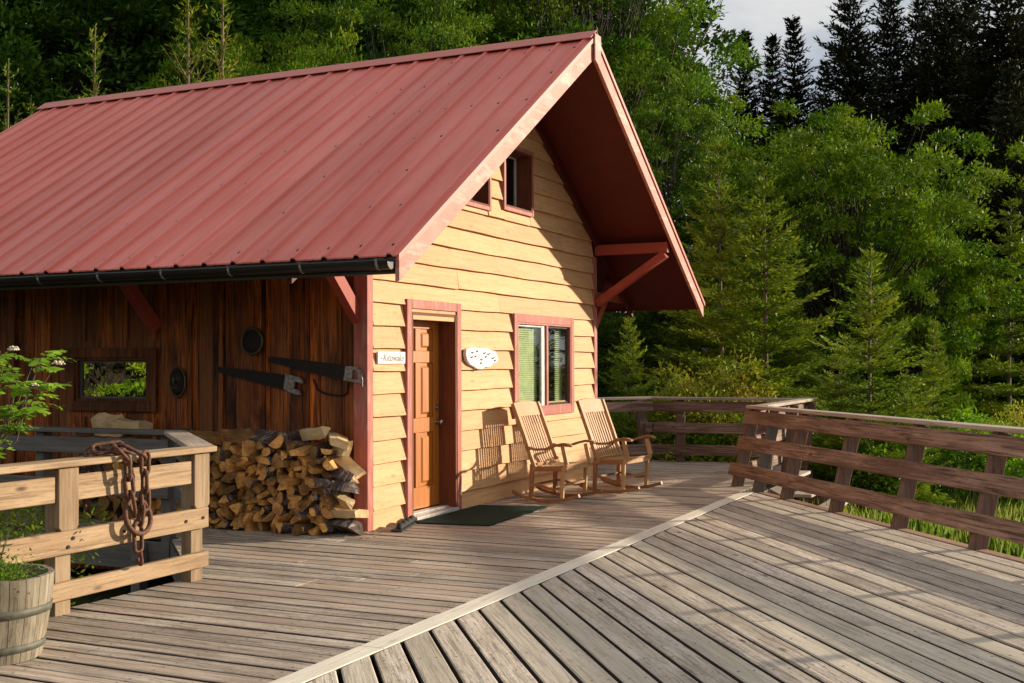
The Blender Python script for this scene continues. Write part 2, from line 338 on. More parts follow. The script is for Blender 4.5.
# ------------------------------------------------------------------ light
SUN = Vector((1.05, -1.0, .33)).normalized()
sd = bpy.data.lights.new('sun', 'SUN'); so = bpy.data.objects.new('sun', sd); col.objects.link(so)
so.rotation_euler = SUN.to_track_quat('Z', 'Y').to_euler(); sd.energy = 5.0; sd.angle = R(1.2); sd.color = (1, .86, .66)
w = bpy.data.worlds.new('World'); sc.world = w; w.use_nodes = True; nt = w.node_tree; nt.nodes.clear()
sky = nt.nodes.new('ShaderNodeTexSky'); sky.sky_type = 'NISHITA'; sky.sun_disc = False; sky.sun_elevation = math.asin(SUN.z); sky.sun_rotation = math.atan2(SUN.x, SUN.y)
b1 = nt.nodes.new('ShaderNodeBackground'); L(nt, sky.outputs[0], b1.inputs[0]); b1.inputs[1].default_value = .075
b2 = nt.nodes.new('ShaderNodeBackground'); b2.inputs[1].default_value = .57
tcw = nt.nodes.new('ShaderNodeTexCoord').outputs['Generated']
cl = noise(nt, mapping(nt, tcw, (2.2, 2.2, 6)), 1.3, 6, .55, .5)
L(nt, mix(nt, ramp(nt, noise(nt, mapping(nt, tcw, (3, 3, 8)), 2, 5), [(.3, 0.), (.7, 1.)]), (.58, .64, .74), (1, .985, .95)), b2.inputs[0])
mxs = nt.nodes.new('ShaderNodeMixShader'); L(nt, ramp(nt, cl, [(.26, 0.), (.44, 1.)]), mxs.inputs[0])
L(nt, b1.outputs[0], mxs.inputs[1]); L(nt, b2.outputs[0], mxs.inputs[2])
wo = nt.nodes.new('ShaderNodeOutputWorld'); L(nt, mxs.outputs[0], wo.inputs[0])
sc.view_settings.view_transform = 'Standard'; sc.view_settings.look = 'None'; sc.view_settings.exposure = .54; sc.view_settings.gamma = 1
sc.cycles.max_bounces = 6; sc.cycles.diffuse_bounces = 2; sc.cycles.transparent_max_bounces = 8

# ------------------------------------------------------------------ ground
m, nt, bs = newmat('forest_ground'); tc = nt.nodes.new('ShaderNodeTexCoord').outputs['Object']
g = noise(nt, tc, .5, 8, .65); g2 = noise(nt, tc, 6, 6, .7)
c = mix(nt, ramp(nt, g, [(.4, 0.), (.6, 1.)]), (.035, .05, .012), (.06, .045, .022))
c = mix(nt, ramp(nt, g2, [(.45, 0.), (.7, 1.)]), c, (.02, .03, .008))
L(nt, c, bs.inputs['Base Color']); bs.inputs['Roughness'].default_value = 1; bs.inputs['Specular IOR Level'].default_value = .1
bp = nt.nodes.new('ShaderNodeBump'); bp.inputs['Strength'].default_value = 1; bp.inputs['Distance'].default_value = .12; L(nt, g2, bp.inputs['Height']); L(nt, bp.outputs[0], bs.inputs['Normal'])
M['ground'] = m
def gz(x, y):
    d = math.hypot(x - CX, y - CY); z = -.95 + .12 * math.sin(x * .7 + y * .31) + .1 * math.sin(y * .9 - x * .23)
    if y > -1 and x < 1: z += .25
    a = math.degrees(math.atan2(y - CY, x - CX))
    if d > 24: z += min((d - 24) * .09, 7) * max(0, min(1, (a + 20) / 30))
    return z
vs = []; fs = []
xs = [-700, -400, -200, -100, -60] + [-40 + 2 * i for i in range(61)] + [100, 140, 200, 400, 700]
ys = [-700, -400, -200, -100, -60] + [-40 + 2 * i for i in range(61)] + [100, 140, 200, 400, 700]
for y in ys:
    for x in xs: vs.append((x, y, gz(x, y)))
nx = len(xs)
for j in range(len(ys) - 1):
    for i in range(nx - 1): fs.append((j * nx + i, j * nx + i + 1, (j + 1) * nx + i + 1, (j + 1) * nx + i))
mb = MB(); mb.add(vs, fs, 0, True); o = mb.build('ground', M['ground']); tag(o, kind='structure')

# ------------------------------------------------------------------ deck
def board(mb, pts, z0, z1, ch=.004, mi=0):
    """plank from a 4-corner outline (counter-clockwise), top edges eased"""
    c = Vector((sum(p[0] for p in pts) / 4, sum(p[1] for p in pts) / 4))
    vs = [(p[0], p[1], z0) for p in pts] + [(p[0], p[1], z1 - ch) for p in pts]
    for p in pts:
        d = Vector((c.x - p[0], c.y - p[1])); e1 = ch
        vs.append((p[0] + (e1 if d.x > 0 else -e1), p[1] + (e1 if d.y > 0 else -e1), z1))
    o_ = len(mb.v); mb.v += vs
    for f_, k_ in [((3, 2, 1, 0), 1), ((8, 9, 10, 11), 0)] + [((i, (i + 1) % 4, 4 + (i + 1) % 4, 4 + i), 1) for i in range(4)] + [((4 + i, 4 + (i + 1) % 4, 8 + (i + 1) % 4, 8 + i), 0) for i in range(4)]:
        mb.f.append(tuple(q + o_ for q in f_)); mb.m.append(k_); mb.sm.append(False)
def ymax(x):
    if x < -2.62: return -.12
    if x < -1.15: return -.12 + (x + 2.62) / 1.47 * 1.5
    if x < -.01: return 8
    if x < 5.8: return .3
    return 2.2
mb = MB(); x = -10.0; pitch = .168
while x < 8.4:
    g = .021 + random.random() * .007; x0, x1 = x, x + pitch - g
    xm = (x0 + x1) / 2
    ya, yb = ymax(x0 + 1e-4), ymax(x1 - 1e-4)
    if abs(ya - yb) > 1: ya = yb = min(ya, yb) if xm < -1 else (8 if xm < 0 else .3)
    cuts = []; yy = -2.362
    if yb > 3: cuts = [random.uniform(-1.5, .5), random.uniform(2.5, 4)]
    elif yb > -.1 and random.random() < .45: cuts = [random.uniform(-1.7, -.4)]
    st = [yy] + cuts + [None]
    dz = random.uniform(-.003, .002)
    for k in range(len(st) - 1):
        a = st[k] + (.003 if k else 0); last = st[k + 1] is None
        p = [(x0, a), (x1, a), (x1, yb if last else st[k + 1]), (x0, ya if last else st[k + 1])]
        board(mb, p, -.038 + dz, dz)
    for yj in np.arange(-2.30, (yb if yb < 3 else 6) - .05, .61):
        for xn in (x0 + .035, x1 - .035): mb.add([(xn + .006 * math.cos(k_ * 1.047), yj + .006 * math.sin(k_ * 1.047) + random.uniform(-.01, .01) * 0, dz + .0012) for k_ in range(6)], [tuple(range(6))], 1)
    x += pitch
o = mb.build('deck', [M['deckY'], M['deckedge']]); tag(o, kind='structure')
# nail heads
# angled deck, modelled in its own frame (long side of the boards = local x)
ang = math.atan2(.6, .8); P2 = .190
def loc2(X, Y): return (.8 * X + .6 * Y, -.6 * X + .8 * Y)      # local s, local y(= -t)
mb = MB(); t = 4.86
eb = MB()
first = True
while t > -6:
    wd = .14 if first else P2
    g = .026; ta, tb = t - wd + g, t
    sa = (-2.526 + .8 * ta) / .6; sb = (-2.526 + .8 * tb) / .6
    if tb > 4.75: sb = sa + .05; 
    lo = -13.0 if t < 3 else -16
    hi_ = min(sa, sb) - .8; cuts = [lo + (hi_ - lo) * (q + random.uniform(.1, .9)) / 3.2 for q in range(3)]; cuts = [c_ for c_ in cuts if lo + .5 < c_ < hi_]; cuts = [c_ for i_, c_ in enumerate(cuts) if i_ == 0 or c_ - cuts[i_ - 1] > .4]
    st = [lo] + cuts + [None]; dz = random.uniform(-.003, .002)
    for k in range(len(st) - 1):
        a = st[k] + (.003 if k else 0); last = st[k + 1] is None
        e0, e1 = (sb, sa) if last else (st[k + 1],) * 2
        if min(e0, e1) - a < .1: continue
        if not first:
            for sj in np.arange(math.ceil(a / .61) * .61, min(e0, e1) - .05, .61):
                for tn in (ta + .04, tb - .04): mb.add([(sj + .0065 * math.cos(k_ * 1.047), -tn + .0065 * math.sin(k_ * 1.047), dz + .0012) for k_ in range(6)], [tuple(range(6))], 1)
        board(eb if first else mb, [(a, -tb), (e0, -tb), (e1, -ta), (a, -ta)], -.036 + dz, dz + (.002 if first else 0), .007)
    t -= wd; first = False
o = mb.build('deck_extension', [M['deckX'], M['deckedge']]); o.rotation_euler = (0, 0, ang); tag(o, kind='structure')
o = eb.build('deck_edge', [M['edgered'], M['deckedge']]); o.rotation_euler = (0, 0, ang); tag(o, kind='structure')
mb = MB()
tx = [-10, -7.4, -3.9, -.3, 3.1, 4.42]
for a, b in zip(tx[:-1], tx[1:]): board(mb, [(a + .003, -2.521), (b + (.16 if b > 4.4 else 0), -2.521), (b, -2.366), (a + .003, -2.366)], -.036, .004, .005)
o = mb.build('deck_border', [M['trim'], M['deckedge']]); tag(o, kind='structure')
# rim joists and posts under the deck
mb = MB()
mb.box((-10, -.16, -.30), (-2.62, -.122, -.045)); mb.bar((-2.62, -.14, -.17), (-1.17, 1.34, -.17), .038, .25); mb.box((-1.19, 1.36, -.30), (-1.152, 8, -.045))
mb.box((8.36, -2.4, -.3), (8.40, 2.2, -.045)); mb.box((4.6, -2.47, -.3), (8.36, -2.43, -.045))
p0 = Vector((.8 * 2 + .6 * 4.84, .6 * 2 - .8 * 4.84)); p1 = Vector((.8 * -14 + .6 * 4.84, .6 * -14 - .8 * 4.84))
mb.bar((p0.x, p0.y, -.17), (p1.x, p1.y, -.17), .038, .25)
for k in range(9):
    q = p0.lerp(p1, (k + .3) / 9); mb.box((q.x - .06, q.y - .1, -1.3), (q.x + .04, q.y, -.05))
for X in (-9, -6.5, -4.2, -2.4): mb.box((X, -.3, -1.2), (X + .1, -.2, -.05))
for Y in (1.6, 4, 6.5): mb.box((-1.3, Y, -1.2), (-1.2, Y + .1, -.05))
for Y in (-2.2, 0, 2): mb.box((8.2, Y, -1.3), (8.3, Y + .1, -.05))
o = mb.build('deck_framing', M['greyY']); tag(o, kind='structure')

# ------------------------------------------------------------------ cabin
W_, O_, E_, HA, HE = 5.74, 1.145, 1.425, 5.215, 2.419
SL = (HA - HE) / (W_ / 2 + E_); MX = W_ / 2; YB = 8.3225 - O_; YR = 6.2; TH = .20
def rtop(x): return HA - SL * abs(x - MX)
cabin = empty('cabin', (0, 0, 0))
tag(cabin, 'small gabled cabin with red metal roof and cream lap siding beside the deck', 'cabin')
door_o = (.665, 1.615, .0, 2.06); win_o = (3.15, 4.79, 1.0, 2.03); at1 = (2.83, 3.575, 3.36, 4.06); at2 = (1.80, 2.41, 3.30, 3.95)
openings = [door_o, win_o, at1, at2]
def course(z0, z1, xa, xb):
    seg = [(xa, xb)]
    for (a, b, c, d) in openings:
        if c < z1 - .02 and d > z0 + .02:
            n = []
            for s, e in seg:
                if b <= s or a >= e: n.append((s, e)); continue
                if a - s > .02: n.append((s, a))
                if e - b > .02: n.append((b, e))
            seg = n
    return seg
def under(z):   # half-width of the wall at height z
    if z < HE + SL * E_ - TH: return -1, W_ + 1
    h = (HA - TH + .03 - z) / SL; return MX - h, MX + h
mb = MB(); zs = [-.05] + [.18 + .216 * k for k in range(24)]
for k in range(len(zs) - 1):
    z0, z1 = zs[k], zs[k + 1] + .02
    a0, b0 = under(z0); a1, b1_ = under(z1)
    if a0 > b0 - .1: break
    if a1 > b1_: a1 = b1_ = MX
    segs = course(z0 + .05, zs[k + 1] - .03, -.028, 5.66)
    for s, e in segs:
        cuts = []
        if e - s > 2.2: cuts = [random.uniform(s + .8, e - .8)]
        pts = [s] + cuts + [e]
        for q in range(len(pts) - 1):
            A, B = pts[q] + (.0015 if q else 0), pts[q + 1]
            # trapezoid clip
            xa0, xb0 = max(A, a0), min(B, b0); xa1, xb1 = max(A, a1), min(B, b1_)
            if xb0 - xa0 < .03: continue
            if xb1 < xa1: xa1 = xb1 = min(max((xa1 + xb1) / 2, xa0), xb0)
            xa1 = min(max(xa1, xa0), xb0); xb1 = max(min(xb1, xb0), xa1)
            yo = -.048 - random.uniform(0, .007)
            n = max(1, int((xb0 - xa0) / .22)); top = []; bot = []
            vs = []; fs = []
            ph = random.uniform(0, 9)
            for i in range(n + 1):
                u = i / n; x0 = xa0 + (xb0 - xa0) * u; x1 = xa1 + (xb1 - xa1) * u
                zz = z0 + .004 * math.sin(x0 * 2.1 + ph) + .002 * math.sin(x0 * 7 + ph); yy = yo + .004 * math.sin(x0 * 3.3 + ph * 2)
                vs += [(x0, 0, zz), (x0, yy, zz), (x1, -.008, z1), (x1, 0, z1)]
            for i in range(n):
                b_ = i * 4
                for j in range(4): fs.append((b_ + j, b_ + 4 + j, b_ + 4 + (j + 1) % 4, b_ + (j + 1) % 4))
            fs += [(0, 1, 2, 3), (n * 4 + 3, n * 4 + 2, n * 4 + 1, n * 4)]
            mb.add(vs, [f[::-1] for f in fs])
for (a_, b_, c_, d_) in openings:
    for k in range(len(zs) - 1):
        z0, z1 = zs[k], zs[k + 1]
        if z0 + .05 < d_ and z1 - .03 > c_ and (z0 < c_ < z1 or z0 < d_ < z1):
            for lo_, hi_ in ((z0, min(c_, z1)), (max(d_, z0), z1 + .02)):
                if hi_ - lo_ < .015 or lo_ < z0 - 1e-6: continue
                yy = lambda z: -.046 + .038 * (z - z0) / (z1 - z0)
                mb.prism([(a_ - .001, 0, lo_), (a_ - .001, yy(lo_), lo_), (a_ - .001, min(yy(hi_), -.006), hi_), (a_ - .001, 0, hi_)], (b_ - a_ + .002, 0, 0))
for k in range(len(zs) - 4):
    for xn in np.arange(.12, 5.6, .406):
        zn = zs[k] + .03; h_ = (HA - TH - zn) / SL
        if abs(xn - MX) > h_ - .1 or any(a_ - .12 < xn < b_ + .12 and c_ - .1 < zn < d_ + .1 for a_, b_, c_, d_ in openings): continue
        xq = xn + random.uniform(-.02, .02); mb.add([(xq + .0055 * math.cos(-q * 1.047), -.0585, zn + .0055 * math.sin(-q * 1.047)) for q in range(6)], [tuple(range(6))], 1)
mb.build('siding', [M['siding'], M['iron']], cabin)
# wall core behind the siding, with real openings
def wall_with_holes(mb, x0, x1, zlo, zhi, holes, y0, y1):
    xs_ = sorted({x0, x1, *[h[0] for h in holes], *[h[1] for h in holes]}); 
    for a, b in zip(xs_[:-1], xs_[1:]):
        hs = sorted([(h[2], h[3]) for h in holes if h[0] < b - 1e-6 and h[1] > a + 1e-6]); z = zlo
        for c, d in hs:
            if c - z > .001: mb.prism([(a, y0, z), (b, y0, z), (b, y0, c), (a, y0, c)], (0, y1 - y0, 0))
            z = d
        ta, tb = zhi(a), zhi(b); mid = (a + b) / 2
        pts = [(a, y0, z), (b, y0, z), (b, y0, tb)]
        if a < MX < b: pts.append((MX, y0, zhi(MX)))
        pts.append((a, y0, ta)); mb.prism(pts, (0, y1 - y0, 0))
mb = MB(); zh = lambda x: rtop(x) - TH - .01
wall_with_holes(mb, .02, W_ - .02, -.3, zh, openings, .001, .11)
wall_with_holes(mb, .02, W_ - .02, -.9, zh, [], YR - .1, YR)
mb.box((W_ - .12, .112, -.9), (W_, YR - .102, zh(W_)))
mb.box((.12, .112, -.9), (W_ - .122, YR - .102, -.05)); mb.box((.14, .13, 2.6), (W_ - .14, YR - .12, 2.66))
mb.build('wall', M['jamb'], cabin)
# plank side wall (vertical rough boards) with window hole
sw = (2.66, 3.66, 1.16, 1.62)
mb = MB(); y = .0; ztop = HE + SL * E_ - TH - .01
while y < YR:
    wd = random.uniform(.13, .24); a, b = y, min(y + wd - .006, YR); xo = -.002 - random.uniform(0, .016)
    parts = [(-.9, ztop)]
    if b > sw[0] - .03 and a < sw[1] + .03: parts = [(-.9, sw[2]), (sw[3], ztop)]
    for z0, z1 in parts: mb.box((xo, a, z0), (.03, b, z1))
    if len(parts) == 2:
        if a < sw[0] - .03: mb.box((xo, a, sw[2] + .001), (.03, min(b, sw[0] - .02), sw[3] - .001))
        if b > sw[1] + .03: mb.box((xo, max(a, sw[1] + .02), sw[2] + .001), (.03, b, sw[3] - .001))
    y += wd
y = .3
while y < YR:                       # narrow battens over some joints
    parts = [(-.4, ztop)]
    if sw[0] - .12 < y < sw[1] + .12: parts = [(-.4, 1.0), (1.8, ztop)]
    for z0, z1 in parts: mb.box((-.036, y, z0), (-.0185, y + .045, z1))
    y += random.uniform(.32, .62)
mb.build('plank_wall', M['plank'], cabin)
mb = MB()
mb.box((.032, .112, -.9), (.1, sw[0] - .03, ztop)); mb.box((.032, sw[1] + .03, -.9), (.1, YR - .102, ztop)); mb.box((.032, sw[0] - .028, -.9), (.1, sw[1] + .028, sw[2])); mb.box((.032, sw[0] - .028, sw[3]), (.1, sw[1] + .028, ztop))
mb.build('inner_wall', M['dark_backing'], cabin)
# side window
sw_f = MB(); y0, y1, z0, z1 = sw
for a, b in (((-.06, y0 - .12, z0 - .10), (-.038, y0, z1 + .10)), ((-.06, y1, z0 - .10), (-.038, y1 + .12, z1 + .10)), ((-.061, y0, z1), (-.039, y1, z1 + .10)), ((-.061, y0, z0 - .10), (-.039, y1, z0))): sw_f.box(a, b)
for a, b in (((-.037, y0 - .001, z0), (.05, y0 + .03, z1)), ((-.037, y1 - .03, z0), (.05, y1 + .001, z1)), ((-.037, y0 + .031, z1 - .03), (.05, y1 - .031, z1)), ((-.037, y0 + .031, z0), (.05, y1 - .031, z0 + .03))): sw_f.box(a, b)
swo = sw_f.build('side_window', M['plankframe'], cabin, bevel=.003)
MB().box((.012, y0 + .05, z0 + .05), (.016, y1 - .05, z1 - .05)).build('pane', M['glassside'], swo)
sb = MB(); 
for a, b in (((.004, y0 + .032, z0 + .032), (.028, y0 + .05, z1 - .032)), ((.004, y1 - .056, z0 + .032), (.028, y1 - .032, z1 - .032)), ((.004, y0 + .051, z1 - .052), (.028, y1 - .057, z1 - .032)), ((.004, y0 + .051, z0 + .032), (.028, y1 - .057, z0 + .052))): sb.box(a, b)
sb.build('sash', M['greyZ'], swo)
MB().box((.07, y0 - .02, z0 - .02), (.08, y1 + .02, z1 + .02)).build('dark_backing', M['dark_backing'], swo)  # dark sheet stands in for the unlit room behind the pane

# corner boards / posts
mb = MB(); mb.box((-.135, -.05, -.03), (-.030, .10, 3.05)); mb.build('corner_board', M['redtrim'], cabin, bevel=.004)
mb = MB(); mb.box((5.662, -.05, -.03), (5.77, .012, 3.0)); mb.build('corner_board', M['redtrim'], cabin, bevel=.004)
# door
f = MB(); a, b, _, zt = door_o
f.box((a - .095, -.066, 0), (a + .0, -.001, zt + .12)); f.box((b, -.066, 0), (b + .095, -.001, zt + .12)); f.box((a + .0005, -.0655, zt + .03), (b - .0005, -.001, zt + .12))
df = f.build('door_frame', M['redtrim'], cabin, bevel=.004)
j = MB(); j.box((a + .0005, -.06, .0), (a + .03, .19, zt - .001)); j.box((b - .03, -.06, 0), (b - .0005, .19, zt - .001)); j.box((a + .031, -.055, zt - .03), (b - .031, .19, zt - .001)); j.build('jamb', M['jamb'], df)
MB().box((a + .031, -.05, zt - .075), (b - .031, -.01, zt - .031)).box((a - .0005 + .001, -.05, zt), (b - .001, -.01, zt + .029)).build('head_strip', M['siding'], df)
s = MB(); s.box((a + .031, -.10, -.0), (b - .031, .139, .035)); s.box((a + .031, .02, .0352), (b - .031, .11, .05)); s.build('threshold', M['alu'], df, bevel=.004)
d = MB(); xa, xb, ys_, yd = a + .033, b - .033, .14, .185; z0, z1 = .055, zt - .035
wdt = xb - xa; st = .115; mul = .10
rails = [(z0, z0 + .22), (z0 + .78, z0 + .93), (z0 + 1.50, z0 + 1.62), (z1 - .12, z1)]
d.box((xa, ys_, z0), (xa + st, yd, z1)); d.box((xb - st, ys_, z0), (xb, yd, z1)); cxm = (xa + xb) / 2
for (p, q) in rails: d.box((xa + st + .0003, ys_ + .0005, p), (xb - st - .0003, yd, q))
for (p, q) in ((rails[0][1], rails[1][0]), (rails[1][1], rails[2][0]), (rails[2][1], rails[3][0])):
    d.box((cxm - mul / 2, ys_ + .001, p + .0003), (cxm + mul / 2, yd, q - .0003))
    for (u, v) in ((xa + st, cxm - mul / 2), (cxm + mul / 2, xb - st)):
        d.box((u + .0003, ys_ + .018, p + .0003), (v - .0003, yd - .005, q - .0003))
        e = .035; x0_, x1_, zz0, zz1 = u + e, v - e, p + e, q - e; k = .022
        vs = [(x0_, ys_ + .0178, zz0), (x1_, ys_ + .0178, zz0), (x1_, ys_ + .0178, zz1), (x0_, ys_ + .0178, zz1), (x0_ + k, ys_ + .005, zz0 + k), (x1_ - k, ys_ + .005, zz0 + k), (x1_ - k, ys_ + .005, zz1 - k), (x0_ + k, ys_ + .005, zz1 - k)]
        d.add(vs, [(4, 5, 6, 7), (0, 1, 5, 4), (1, 2, 6, 5), (2, 3, 7, 6), (3, 0, 4, 7)])
dr = d.build('door', M['door'], cabin, bevel=.003)
h = MB(); kx = xb - .06
h.tube([(kx, ys_, .93), (kx, ys_ - .012, .93)], .032, 16); h.tube([(kx, ys_ - .012, .93), (kx, ys_ - .05, .93)], .011, 10); h.tube([(kx, ys_ - .045, .93), (kx, ys_ - .055, .93), (kx, ys_ - .07, .93), (kx, ys_ - .08, .93)], [.017, .029, .03, .018], 16); h.build('knob', M['silver'], dr)
h = MB(); h.tube([(kx, ys_, 1.08), (kx, ys_ - .02, 1.08)], .03, 16); h.tube([(kx, ys_ - .02, 1.08), (kx, ys_ - .03, 1.08)], .018, 12); h.build('deadbolt', M['silver'], dr)

# front windows
def window(nm, x0, x1, z0, z1, cas, recess, mull=None, blinds=False, frame_mat=None):
    f = MB(); fm = frame_mat or M['redtrim']
    f.box((x0 - cas, -.066, z0 - cas), (x0, -.001, z1 + cas)); f.box((x1, -.066, z0 - cas), (x1 + cas, -.001, z1 + cas))
    f.box((x0 + .0005, -.065, z1), (x1 - .0005, -.001, z1 + cas)); f.box((x0 + .0005, -.065, z0 - cas), (x1 - .0005, -.001, z0))
    # reveal lining
    rv = MB(); rv.box((x0 + .0005, -.06, z0 + .0005), (x0 + .02, recess + .03, z1 - .0005)); rv.box((x1 - .02, -.06, z0 + .0005), (x1 - .0005, recess + .03, z1 - .0005))
    rv.box((x0 + .0205, -.06, z1 - .02), (x1 - .0205, recess + .03, z1 - .0005)); rv.box((x0 + .0205, -.062, z0 + .0005), (x1 - .0205, recess + .03, z0 + .02))
    if mull: f.box((mull - .03, -.058, z0 + .0205), (mull + .03, recess - .002, z1 - .0205))
    fo = f.build(nm, fm, cabin, bevel=.003)
    rv.build('reveal', M['jamb'] if recess > .1 else fm, fo)  # deep attic reveals take darker jamb wood, their shade put into the colour
    spans = [(x0 + .02, x1 - .02)] if not mull else [(x0 + .02, mull - .03), (mull + .03, x1 - .02)]
    for k, (a, b) in enumerate(spans):
        s_ = MB(); t = .035
        if mull and k == 0: 
            s_.box((b - .105, recess - .006, z0 + .021), (b - .001, recess + .02, z1 - .021)); s_.box((a + .001, recess, z0 + .021), (a + .022, recess + .02, z1 - .021))
            ga, gb = a + .022, b - .105
        else:
            s_.box((a + .001, recess, z0 + .021), (a + t, recess + .02, z1 - .021)); s_.box((b - t, recess, z0 + .021), (b - .001, recess + .02, z1 - .021)); ga, gb = a + t, b - t
        s_.box((ga + .0003, recess, z1 - .045), (gb - .0003, recess + .02, z1 - .021)); s_.box((ga + .0003, recess, z0 + .021), (gb - .0003, recess + .02, z0 + .045))
        s_.build('sash', M['sash'] if (mull and k == 0) else M['gutter'] if mull else M['sash'], fo)
        MB().box((ga, recess + .008, z0 + .044), (gb, recess + .012, z1 - .044)).build('pane', M['glass'], fo)
        if blinds:
            bl = MB(); z = z1 - .06
            while z > z0 + .03:
                A, B = (ga, gb) if k == 0 else (ga, gb)
                if k == 1:      # half-open: slats gathered to the right, dark room in the middle
                    vs = None
                    bl.add([(ga, recess + .07, z), (ga + .14, recess + .07, z), (ga + .14, recess + .095, z + .02), (ga, recess + .095, z + .02)], [(0, 1, 2, 3)])
                    bl.add([(gb - .22, recess + .07, z), (gb, recess + .07, z), (gb, recess + .095, z + .02), (gb - .22, recess + .095, z + .02)], [(0, 1, 2, 3)])
                else: bl.add([(A, recess + .06, z), (B, recess + .06, z), (B, recess + .072, z + .024), (A, recess + .072, z + .024)], [(0, 1, 2, 3)])
                z -= .026
            bl.build('blind', M['blind'], fo)
    # dark sheet close behind the glass paints in the dim room and curtain
    MB().box((x0 - .1, recess + .5, z0 - .1), (x1 + .1, recess + .52, z1 + .1)).build('dark_backing', M['dark_backing'], fo)
    return fo
window('front_window', *win_o, .10, -.03, mull=4.03, blinds=True)
window('attic_window', *at1, .045, .14); window('attic_window', *at2, .045, .14)

# roof: ribbed metal sheets
roof_root = MB()
def roofside(mb, sgn):
    prof = []; y = -O_ - .02
    rib = .305; n = int((YB + .02 - y) / rib) + 1
    P = [(y, 0)]
    for k in range(n):
        yc = -O_ + .06 + k * rib
        if yc > YB - .04: break
        P += [(yc - .032, 0), (yc - .014, .024), (yc + .014, .024), (yc + .032, 0), (yc + .10, 0), (yc + .110, .0018), (yc + .120, .0018), (yc + .13, 0), (yc + .18, 0), (yc + .19, .0018), (yc + .20, .0018), (yc + .21, 0)]
    P = [q for q in P if q[0] < YB + .01] + [(YB + .02, 0)]
    nrm = Vector((sgn * SL, 0, 1)).normalized()
    xr, xe = MX + sgn * .01, MX + sgn * (MX + E_ + .03)
    vs = []
    for (yy, hh) in P:
        for X in (xr, xe):
            zz = HA - SL * abs(X - MX); vs.append((X + nrm.x * hh, yy, zz + nrm.z * hh))
    for (yy, hh) in P:
        for X in (xr, xe):
            zz = HA - SL * abs(X - MX) - .012; vs.append((X + nrm.x * hh, yy, zz + nrm.z * hh))
    m_ = len(P); fs = []
    for i in range(m_ - 1):
        q = (2 * i, 2 * i + 1, 2 * i + 3, 2 * i + 2); fs.append(q if sgn < 0 else q[::-1]); r = tuple(v + 2 * m_ for v in q); fs.append(r[::-1] if sgn < 0 else r)
        e = (2 * i + 1, 2 * i + 3, 2 * i + 3 + 2 * m_, 2 * i + 1 + 2 * m_); fs.append(e)
    mb.add(vs, fs)
    return [q[0] for q in P]
mb = MB(); roofside(mb, -1); roofside(mb, 1)
# screws in rows
for sgn in (-1,):
    nrm = Vector((sgn * SL, 0, 1)).normalized()
    for r_ in (.12, .75, 1.4, 2.05, 2.7, 3.35, 4.0):
        X = MX + sgn * (MX + E_ - r_)
        for k in range(28):
            if r_ > .2 and random.random() < .35: continue
            Y = -O_ + .06 + k * .305 + .05 + random.uniform(-.006, .006)
            if Y > YB: break
            p = Vector((X + random.uniform(-.01, .01), Y, 0)); p.z = rtop(p.x) + .0; mb.tube([p, p + nrm * .009], .012, 6, 1); mb.tube([p, p + nrm * .003], .020, 6, 1)
roof = mb.build('roof', [M['roof'], M['gutter']], cabin)
mb = MB()     # ridge cap
y0, y1 = -O_ - .03, YB + .03
for sgn in (-1, 1):
    a = (MX, y0, HA + .055); b = (MX + sgn * .17, y0, HA + .045 - SL * .17); c_ = (MX + sgn * .17, y0, HA + .038 - SL * .17); d_ = (MX, y0, HA + .047)
    mb.prism([a, b, c_, d_] if sgn < 0 else [d_, c_, b, a], (0, y1 - y0, 0))
mb.build('ridge_cap', M['ridge'], roof)
# soffit / roof deck boards
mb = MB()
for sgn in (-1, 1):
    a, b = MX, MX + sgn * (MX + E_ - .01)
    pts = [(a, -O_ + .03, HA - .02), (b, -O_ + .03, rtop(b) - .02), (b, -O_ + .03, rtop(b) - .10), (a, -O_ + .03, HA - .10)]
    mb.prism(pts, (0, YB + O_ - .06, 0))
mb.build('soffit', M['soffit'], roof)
# rafters under the overhang against the wall and frieze, and at the sides
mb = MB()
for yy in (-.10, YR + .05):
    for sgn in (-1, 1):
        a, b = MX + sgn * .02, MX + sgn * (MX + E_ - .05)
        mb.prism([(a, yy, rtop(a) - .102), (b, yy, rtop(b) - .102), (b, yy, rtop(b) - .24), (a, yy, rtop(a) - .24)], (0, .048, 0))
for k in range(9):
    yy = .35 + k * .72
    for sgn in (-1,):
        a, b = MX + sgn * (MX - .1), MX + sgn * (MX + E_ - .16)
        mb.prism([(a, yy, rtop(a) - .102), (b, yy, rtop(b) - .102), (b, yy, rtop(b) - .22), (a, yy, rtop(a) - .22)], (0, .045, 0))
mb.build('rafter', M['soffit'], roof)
# rake boards (front and rear)
for yy, nm in ((-O_, 'rake_board'), (YB - .04, 'rake_board')):
    for sgn in (-1, 1):
        mb = MB(); a, b = MX + sgn * .0, MX + sgn * (MX + E_)
        mb.prism([(a, yy - .012, HA - .018), (b, yy - .012, rtop(b) - .018), (b, yy - .012, rtop(b) - .225), (a, yy - .012, HA - .255)], (0, .038, 0))
        mb.build(nm, M['rake'], roof, bevel=.003)
    mb = MB()
    for sgn in (-1, 1):
        a, b = MX + sgn * .001, MX + sgn * (MX + E_ + .03)
        mb.prism([(a, yy - .03, HA + .006), (b, yy - .03, rtop(b) + .006), (b, yy - .03, rtop(b) - .045), (a, yy - .03, HA - .045)], (0, .016, 0))
    mb.build('rake_flashing', M['ridge'], roof)
mb = MB(); mb.prism([(MX - .09, -O_ - .05, HA + .0), (MX + .09, -O_ - .05, HA), (MX + .09, -O_ - .05, HA - .30), (MX, -O_ - .05, HA - .34), (MX - .09, -O_ - .05, HA - .30)], (0, .018, 0)); mb.build('apex_block', M['rake'], roof, bevel=.003)
